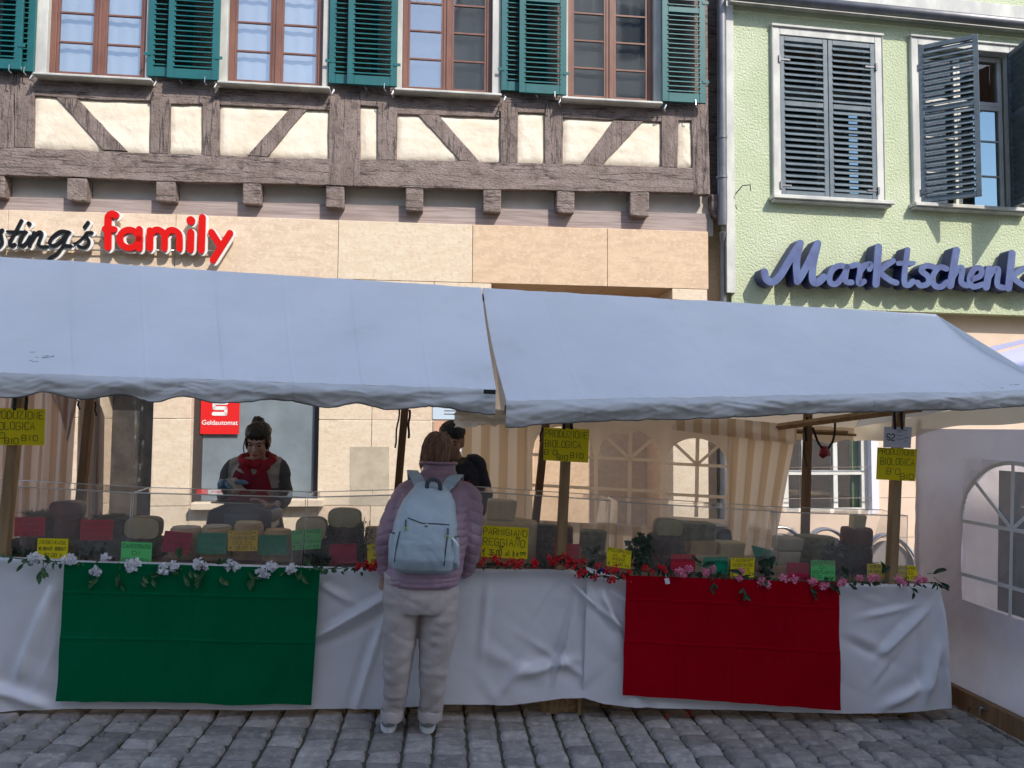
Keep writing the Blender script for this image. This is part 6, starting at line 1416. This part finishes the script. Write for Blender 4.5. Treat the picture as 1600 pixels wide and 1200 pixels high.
for (xl, xr) in ((594,618),(655,682)):
    a, b = PP(xl, 1141, VC-.07), PP(xr, 1141, VC-.07); cx_ = (a.x+b.x)/2; hw2 = .041
    so_p = cu.part('shoe', (lambda m: (rings_loft(m, [((cx_,VC+.105,.028),hw2,.125),((cx_,VC+.105,.05),hw2*.98,.12),((cx_,VC+.085,.075),hw2*.85,.095),((cx_,VC+.045,.10),hw2*.75,.058),((cx_,VC+.04,.115),hw2*.72,.052)], 28, 2.6), m)[1])(MB()), mat('grey_shoe', (.38,.38,.37), .7, (.30,.30,.29), 20) if 'grey_shoe' not in bpy.data.materials else bpy.data.materials['grey_shoe'], smooth=True)
    m2 = MB(); rings_loft(m2, [((cx_,VC+.105,.002),hw2*1.04,.132),((cx_,VC+.105,.026),hw2*1.07,.135),((cx_,VC+.105,.029),hw2*1.02,.128)], 28, 2.6); cu.part('sole', m2, MT['lwhite'], parent=so_p, smooth=True, angle=50)
    m2 = MB()
    for zz in (.048, .066, .084): m2.tube([(cx_-hw2*.9, VC+.012+(zz-.04)*.5, zz), (cx_, VC-.018+(zz-.04)*.6, zz), (cx_+hw2*.9, VC+.012+(zz-.04)*.5, zz)], .003, 5)
    cu.part('heel_stripe', m2, MT['slate'], parent=so_p)
# backpack
BG = mat('grey_blue_backpack', (.42,.50,.55), .5, (.38,.46,.51), 4, bump=.3, bsc=28, bd=.006); BGd = mat('backpack_grey_trim', (.07,.08,.10), .6)
bp = Thing('backpack', 'light grey-blue backpack worn by the customer', 'backpack', S, PP(660, 893, VC-.1))
mb = MB(); VBp = VC - .06
bs = [sec(622,702,893,VBp+.00,.075), sec(612,708,886,VBp-.015,.10), sec(609,711,870,VBp-.02,.112), sec(611,713,845,VBp-.01,.115), sec(616,714,820,VBp+.005,.11), sec(622,713,800,VBp+.02,.10), sec(630,711,782,VBp+.035,.085), sec(640,706,768,VBp+.05,.07), sec(652,698,758,VBp+.06,.05), sec(664,688,753,VBp+.065,.03)]
rings_loft(mb, bs, 36, 3.2)
def bf(p, n):
    up = max(0, p.z-1.10); return .010*fz(p.x*9 + p.z*4, p.z*9, 2)*(.4 + 6*up) + .004*abs(fz(p.x*22, p.z*22, 6))
bpo = bp.part('bag', fuse(mb, .006, 3, bf), BG, smooth=True)
def on_bag(px, py, off=0.):
    """front face of the bag at a pixel, found from its cross sections"""
    t = None
    for a, b in zip(bs, bs[1:]):
        pa, pb = a[0], b[0]
        p = SP(px, py, pa.y - a[2])
        if pa.z <= p.z <= pb.z + 1e-6:
            k = (p.z-pa.z)/(pb.z-pa.z); hw3 = a[1]+(b[1]-a[1])*k; dp = a[2]+(b[2]-a[2])*k; cy_ = pa.y+(pb.y-pa.y)*k; cx3 = pa.x+(pb.x-pa.x)*k
            xr = min(.97, abs(p.x-cx3)/hw3); yy2 = dp*(1 - xr**3.2)**(1/3.2); v = cy_-yy2-off; return SP(px, py, v)
    return SP(px, py, bs[3][0].y - bs[3][2] - off)
mb = MB(); mb.tube([on_bag(x, y, .004) for x, y in ((637,809),(648,813),(658,817),(668,818),(680,818),(692,819),(702,820))], .0028, 6); bp.part('flap_seam', mb, BGd, smooth=True)
mb = MB(); c = on_bag(666, 821, .006); mb.ell(c, (.010,.005,.010), None, 12, 8); bp.part('button', mb, MT['metal'], smooth=True)
for (x, y0, y1) in ((634,812,823),(700,825,836)):
    mb = MB(); mb.tube([on_bag(x, y0, .008), on_bag(x, y1, .012)], .004, 6); zp = bp.part('zip_pull', mb, BGd, smooth=True)
    mb = MB(); mb.ell(on_bag(x, y1+2.5, .012), (.007,.005,.008), None, 10, 8); bp.part('pull_tip', mb, mat('lime', (.35,.42,.05), .5) if 'lime' not in bpy.data.materials else bpy.data.materials['lime'], parent=zp, smooth=True)
for sgn, xs_ in ((1, [(625,830),(620,850),(616,878)]), (-1, [(700,836),(697,855),(694,884)])):
    mb = MB(); mb.tube(cr([on_bag(x, y, .004) for x, y in xs_], 4), .003, 6); bp.part('side_seam', mb, BGd, smooth=True)
for (l, r, y0, y1, nm) in ((607,626,832,884,0),(702,718,838,886,1)):
    mb = MB(); v_ = VBp - .0; rings_loft(mb, [sec(l+3,r,y1,v_-.01,.05), sec(l,r,y1-10,v_-.01,.07), sec(l,r,y0+14,v_,.072), sec(l+3,r-2,y0,v_+.005,.066)], 24, 3); bp.part('side_pocket', fuse(mb, .006, 1), BG, smooth=True)
    mb = MB(); mb.tube([SP(l+3, y0-1, v_-.055), SP((l+r)/2, y0+1.5, v_-.075), SP(r-1, y0, v_-.06)], .004, 6); bp.part('pocket_hem', mb, BGd, smooth=True)
mb = MB(); mb.tube([SP(704,838,VBp-.08), SP(712,846,VBp-.10), SP(716,853,VBp-.10)], [.006,.009,.006], 6, sq=.4); bp.part('strap_end', mb, MT['lwhite'])
mb = MB(); hp2 = [(667,764),(668,754),(674,749),(682,750),(687,756),(688,766)]
P = cr([SP(x, y, VBp+.0 - (.02 if 0 < i < 5 else 0)) for i, (x, y) in enumerate(hp2)], 5)
for a in range(len(P)-1):
    p, q2 = P[a], P[a+1]; mb.add([p + Vector((0,-.004,0)), q2 + Vector((0,-.004,0)), q2 + Vector((0,.018,0)), p + Vector((0,.018,0))], [(0,1,2,3)])
mb2 = MB(); mb2.tube(P, .011, 8, sq=.5); bp.part('top_handle', mb2, BGd, smooth=True)
def band(pts, w_, th=.008, m_='bag'):
    mb = MB(); C = cr([Vector(p) for p in pts], 6); rings = []
    for i, p in enumerate(C):
        t = (C[min(i+1, len(C)-1)]-C[max(0, i-1)]).normalized(); s3 = Vector((1,0,0)) - t*t.x; s3.normalize(); n3 = t.cross(s3).normalized()
        rings.append([p - s3*w_/2 - n3*th/2, p + s3*w_/2 - n3*th/2, p + s3*w_/2 + n3*th/2, p - s3*w_/2 + n3*th/2])
    mb.loft(rings); return mb
bp.part('shoulder_strap', band([SP(662,768,VBp+.01), SP(656,757,VC+.035), SP(650,745,VC+.055), SP(645,737,VC+.10), SP(645,738,VC+.19), SP(646,760,VC+.30)], .062), BG, bevel=.003)
bp.part('shoulder_strap', band([SP(689,770,VBp+.01), SP(699,760,VC+.035), SP(708,749,VC+.055), SP(715,743,VC+.10), SP(716,745,VC+.19), SP(714,765,VC+.30)], .062), BG, bevel=.003)

# ---------------------------------------------------------------- saleswoman
VG = .92
gl = Thing('person', 'saleswoman with a dark hair bun and red apron looking down at her paper', 'person', S, PP(402, 1060, VG).xyz * 1)
gl.o.z = 0; gl.e.matrix_world = S @ Matrix.Translation((gl.o.x, gl.o.y, 0)); 
hc = PP(403, 691, VG-.04); mb = MB(); M, q = head(mb, hc, R(-2), R(18), .96)
gsl, gsr = PP(365, 727, VG+.02), PP(436, 729, VG+.02); gel, ger = PP(352, 775, VG-.02), PP(445, 778, VG-.02); gwl, gwr = PP(352, 757, VG-.20), PP(424, 795, VG-.24)
mb.tube([hc + Vector((0,.01,-.06)), PP(403,722,VG+.01)], [.046,.055], 14)
mb.tube([PP(402,728,VG+.02), PP(402,790,VG+.02), PP(402,840,VG+.02), PP(402,880,VG+.02)], [.09,.10,.11,.13], 16, sq=.7)
for s_, e_, w_ in ((gsl, gel, gwl), (gsr, ger, gwr)): mb.tube([PP(402,730,VG+.02), s_, e_, w_], [.05,.042,.034,.024], 12)
for x in (385, 420): mb.tube([PP(x,880,VG+.02), PP(x,960,VG+.02), Vector((PP(x,960,VG+.02).x, VG+.02, .06))], [.09,.06,.045], 14); 
for x in (385, 420): mb.tube([Vector((PP(x,960,VG+.02).x, VG+.05, .035)), Vector((PP(x,960,VG+.02).x, VG-.14, .03))], [.04,.035], 12)
hand(mb, gwl, Vector((.9,-.25,.25)), Vector((0,.1,-1)), .9, .35, 1)
hand(mb, gwr, Vector((-.6,-.2,.45)), Vector((0,-.1,-1)), .95, .5, -1)
go = gl.part('body', fuse(mb, .0058, 2), SKIN, smooth=True); face(gl, go, q, M, .96)
HD = mat('hair_black_brown', (.018,.011,.010), .45, (.04,.025,.02), 50, bump=.5, bsc=90, bst=(1,1,.2))
mb = MB(); M3 = M.to_3x3(); mb.ell(q(0,.015,.068), (.082,.098,.070), M3, 24, 16); mb.ell(q(0,.045,.0), (.077,.062,.085), M3, 18, 12)
for x in (-1, 1): mb.ell(q(x*.066,-.012,.012), (.014,.032,.06), M3, 12, 10)
mb.ell(PP(403,660,VG+.02), (.042,.045,.042), None, 16, 12); ho = gl.part('hair', fuse(mb, .0055, 2, hf), HD, smooth=True)
mb = MB(); cb = PP(403,667,VG+.01); mb.tube([cb + Vector((.034*math.cos(t), .036*math.sin(t), .004*math.sin(t))) for t in [2*math.pi*k/16 for k in range(17)]], .008, 8); gl.part('hair_tie', mb, mat('burgundy', (.12,.01,.03), .7), smooth=True, parent=ho)
mb = MB()
for x in (-1, 1):
    mb.tube(cr([q(x*.070,-.045,.04), q(x*.082,-.050,-.02), q(x*.078,-.055,-.08)], 4), .004, 5)
gl.part('hair_strand', mb, HD, smooth=True)
mb = MB()
rings_loft(mb, [sec(352,448,1010,VG+.02,.17), sec(356,446,880,VG+.02,.15), sec(362,442,800,VG+.02,.135), sec(360,444,760,VG+.02,.13), sec(360,443,738,VG+.02,.12), sec(370,436,724,VG+.03,.10), sec(384,424,715,VG+.04,.075)])
mb.tube(cr([gsl + Vector((.05,0,0)), gsl, gsl.lerp(gel,.5)+Vector((-.01,0,0)), gel, gel.lerp(gwl,.5), gwl - Vector((0,-.03,0))], 4), [.056]*8 + [.052]*6 + [.050]*4 + [.046]*3, 16)
mb.tube(cr([gsr - Vector((.05,0,0)), gsr, gsr.lerp(ger,.5)+Vector((.008,0,0)), ger, ger.lerp(gwr,.6)], 4), [.056]*7 + [.052]*5 + [.050]*5, 16)
GJ = [mat('girl_dark_sleeve', (.085,.085,.09), .8), mat('girl_cream_fleece', (.40,.37,.33), .9)]
gj = fuse(mb, .0065, 3, lambda p, n: .008*fz(p.x*12, p.z*14, p.y*8) + .004*fz(p.x*30, p.z*30, p.y*20))
cxg = (gsl.x+gsr.x)/2
for i, f in enumerate(gj.f):
    c = sum((gj.v[k] for k in f), Vector())/len(f); gj.m[i] = 1 if abs(c.x-cxg) < .165 and c.z > gsl.z-.13 - (.06 if abs(c.x-cxg) < .11 else 0) and c.z > gsl.z - .30 else 0
gl.part('jacket', gj, GJ, smooth=True)
AP = mat('red_apron', (.26,.008,.03), .8, (.22,.006,.026), 5)
def apr(secs, m_, y_off):
    mb = MB(); mb.grid(lambda a, b: y_off(a, b), 28, 40); return mb
zt_, zb2 = PP(400,733,VG).z, PP(400,905,VG).z
def apf(a, b):
    z = zt_ + (zb2-zt_)*b; wt = .095 + .06*min(1, b*3.2)**.8 + .02*b; x = (a*2-1)*wt; dip = .025*(1-abs(a*2-1)**2)*max(0, 1-b*5) 
    return Vector((cxg + .004 + x, VG+.02 - .182*math.sqrt(max(0, 1-(x/.235)**2)) - .012*b + .004*fz(a*9, b*7), z - dip + .0))
mb = MB(); mb.grid(apf, 28, 40); gl.part('apron', mb, AP, smooth=True)
for x in (-1, 1):
    mb = MB(); mb.grid(lambda a, b, x=x: Vector((cxg+.004 + x*(.075 - .015*b) + (a-.5)*.022, VG + .02 - .166 + .09*b**1.5 , zt_ + .055*b + .01)), 2, 8); gl.part('apron_strap', mb, AP, smooth=True)
RS = mat('red_hood', (.36,.008,.02), .85, (.28,.006,.016), 8)
mb = MB(); cn = PP(403,722,VG+.02)
mb.tube([cn + Vector((.098*math.cos(t), -.01 + .085*math.sin(t), .016 + .030*math.sin(t))) for t in [2*math.pi*k/24 for k in range(25)]], [.031 + .005*math.sin(k*1.7) for k in range(25)], 12)
for x in (-1, 1): mb.tube(cr([cn + Vector((x*.085,-.06,.01)), cn + Vector((x*.055,-.10,-.04)), cn + Vector((x*.02,-.12,-.09))], 4), [.030]*4 + [.022]*5, 10)
gl.part('hood', fuse(mb, .006, 2, lambda p, n: .007*fz(p.x*26, p.z*26, p.y*26)), RS, smooth=True)
GLV = mat('blue_glove', (.10,.20,.33), .5)
mb = MB(); mb.tube([gwl + Vector((-.025,.02,-.004)), gwl + Vector((.012,-.008,.004))], [.036,.033], 14); mb.tube([gwr + Vector((.03,.02,-.02)), gwr], [.036,.033], 14); gl.part('glove_cuff', mb, GLV, smooth=True)
mb = MB(); hand(mb, gwl, Vector((.9,-.25,.25)), Vector((0,.1,-1)), .96, .35, 1); gl.part('glove', fuse(mb, .005, 1, lambda p, n: .0025), GLV, smooth=True)
pg = [(352,748),(367,746),(384,764),(366,770)]
mb = MB(); c = [PP(x, y, VG-.25) for x, y in pg]; mb.grid(lambda a, b: c[0].lerp(c[1], a).lerp(c[3].lerp(c[2], a), b) + Vector((0, -.012*math.sin(a*5), .006*math.sin(b*6))), 10, 10)
single('paper_sheet', mb, mat('wrapping_paper', (.55,.50,.44), .9), 'small cream wrapping paper held by the saleswoman', 'paper', S, c[3], smooth=True)
mb = MB(); cpg = PP(424,806,VG-.28); mb.ell(cpg, (.075,.04,.042), Matrix.Rotation(R(-30), 3, 'Y'), 20, 14); mb.v = [p + Vector((1,0,1))*.014*fz(p.x*22, p.y*22, p.z*22) for p in mb.v]
single('wrapped_cheese', mb, mat('wrap_white', (.48,.45,.42), .6), 'white paper parcel in the saleswoman\'s lowered hand behind the guard', 'parcel', S, cpg, smooth=True)

# ---------------------------------------------------------------- salesman behind the customer
VM = .95
mn = Thing('person', 'salesman with black hair in a navy jacket and red apron half hidden by the customer', 'person', S, (PP(712,900,VM).x, VM, 0))
hc = PP(706, 690, VM-.05); mb = MB(); M, q = head(mb, hc, R(-10), R(14), 1.0)
msl, msr = PP(678, 722, VM+.03), PP(744, 724, VM+.03); mel, mer = PP(665, 780, VM-.02), PP(757, 775, VM-.02); mwl, mwr = PP(690, 800, VM-.24), PP(742, 806, VM-.24)
mb.tube([hc + Vector((0,.01,-.06)), PP(710,722,VM+.01)], [.055,.062], 14); mb.tube([PP(712,730,VM+.03), PP(712,800,VM+.03), PP(712,880,VM+.03)], [.10,.11,.13], 16, sq=.7)
for s_, e_, w_ in ((msl, mel, mwl), (msr, mer, mwr)): mb.tube([PP(712,732,VM+.03), s_, e_, w_], [.055,.05,.042,.028], 12)
for x in (695, 730): X_ = PP(x,900,VM+.03).x; mb.tube([Vector((X_,VM+.03,.80)), Vector((X_,VM+.03,.42)), Vector((X_,VM+.03,.06))], [.09,.065,.05], 14); mb.tube([Vector((X_,VM+.05,.035)), Vector((X_,VM-.16,.03))], [.042,.036], 12)
hand(mb, mwl, Vector((.5,-.5,-.5)), Vector((0,.3,-1)), 1., .5, 1); hand(mb, mwr, Vector((-.5,-.5,-.5)), Vector((0,.3,-1)), 1., .5, -1)
SK2 = mat('skin_tan', (.42,.23,.16), .55); mo = mn.part('body', fuse(mb, .006, 2), SK2, smooth=True); face(mn, mo, q, M, 1.0)
mb = MB(); M3 = M.to_3x3(); mb.ell(q(0,.015,.066), (.087,.102,.077), M3, 24, 16); mb.ell(q(0,.045,.0), (.080,.064,.080), M3, 18, 12)
mn.part('hair', fuse(mb, .0055, 2, hf), mat('hair_black', (.010,.009,.010), .5, (.02,.018,.018), 50, bump=.5, bsc=90), smooth=True)
NV = mat('navy_jacket', (.012,.015,.03), .7, (.02,.024,.04), 6, bump=.3, bsc=30, bd=.004)
mb = MB(); rings_loft(mb, [sec(668,756,930,VM+.03,.17), sec(668,756,860,VM+.03,.16), sec(670,754,800,VM+.03,.15), sec(668,754,760,VM+.03,.145), sec(670,752,735,VM+.03,.13), sec(682,742,722,VM+.03,.10), sec(692,728,714,VM+.035,.075)])
mb.tube(cr([msl + Vector((.05,0,0)), msl, msl.lerp(mel,.5), mel, mel.lerp(mwl,.8)], 4), [.060]*8 + [.058]*5 + [.052]*4, 16); mb.tube(cr([msr - Vector((.05,0,0)), msr, msr.lerp(mer,.5), mer, mer.lerp(mwr,.8)], 4), [.060]*8 + [.058]*5 + [.052]*4, 16)
mn.part('jacket', fuse(mb, .007, 3, lambda p, n: .009*fz(p.x*11, p.z*13, p.y*8) + .004*fz(p.x*28, p.z*28)), NV, smooth=True)
zt2_, zb3 = PP(712,748,VM).z, PP(712,905,VM).z; cxm = PP(708,750,VM).x
mb = MB(); mb.grid(lambda a, b: Vector((cxm + (a*2-1)*(.11 + .05*min(1, b*3)), VM+.03 - .178*math.sqrt(max(0, 1-((a*2-1)*.62)**2)), zt2_ + (zb3-zt2_)*b)), 24, 24); mn.part('apron', mb, AP, smooth=True)
mb = MB(); cn = PP(708,722,VM+.0); mb.tube([cn + Vector((.07*math.cos(t), -.01+.07*math.sin(t), .0)) for t in [2*math.pi*k/20 for k in range(21)]], .022, 10); mn.part('neck_scarf', mb, mat('olive_scarf', (.09,.08,.045), .9), smooth=True)
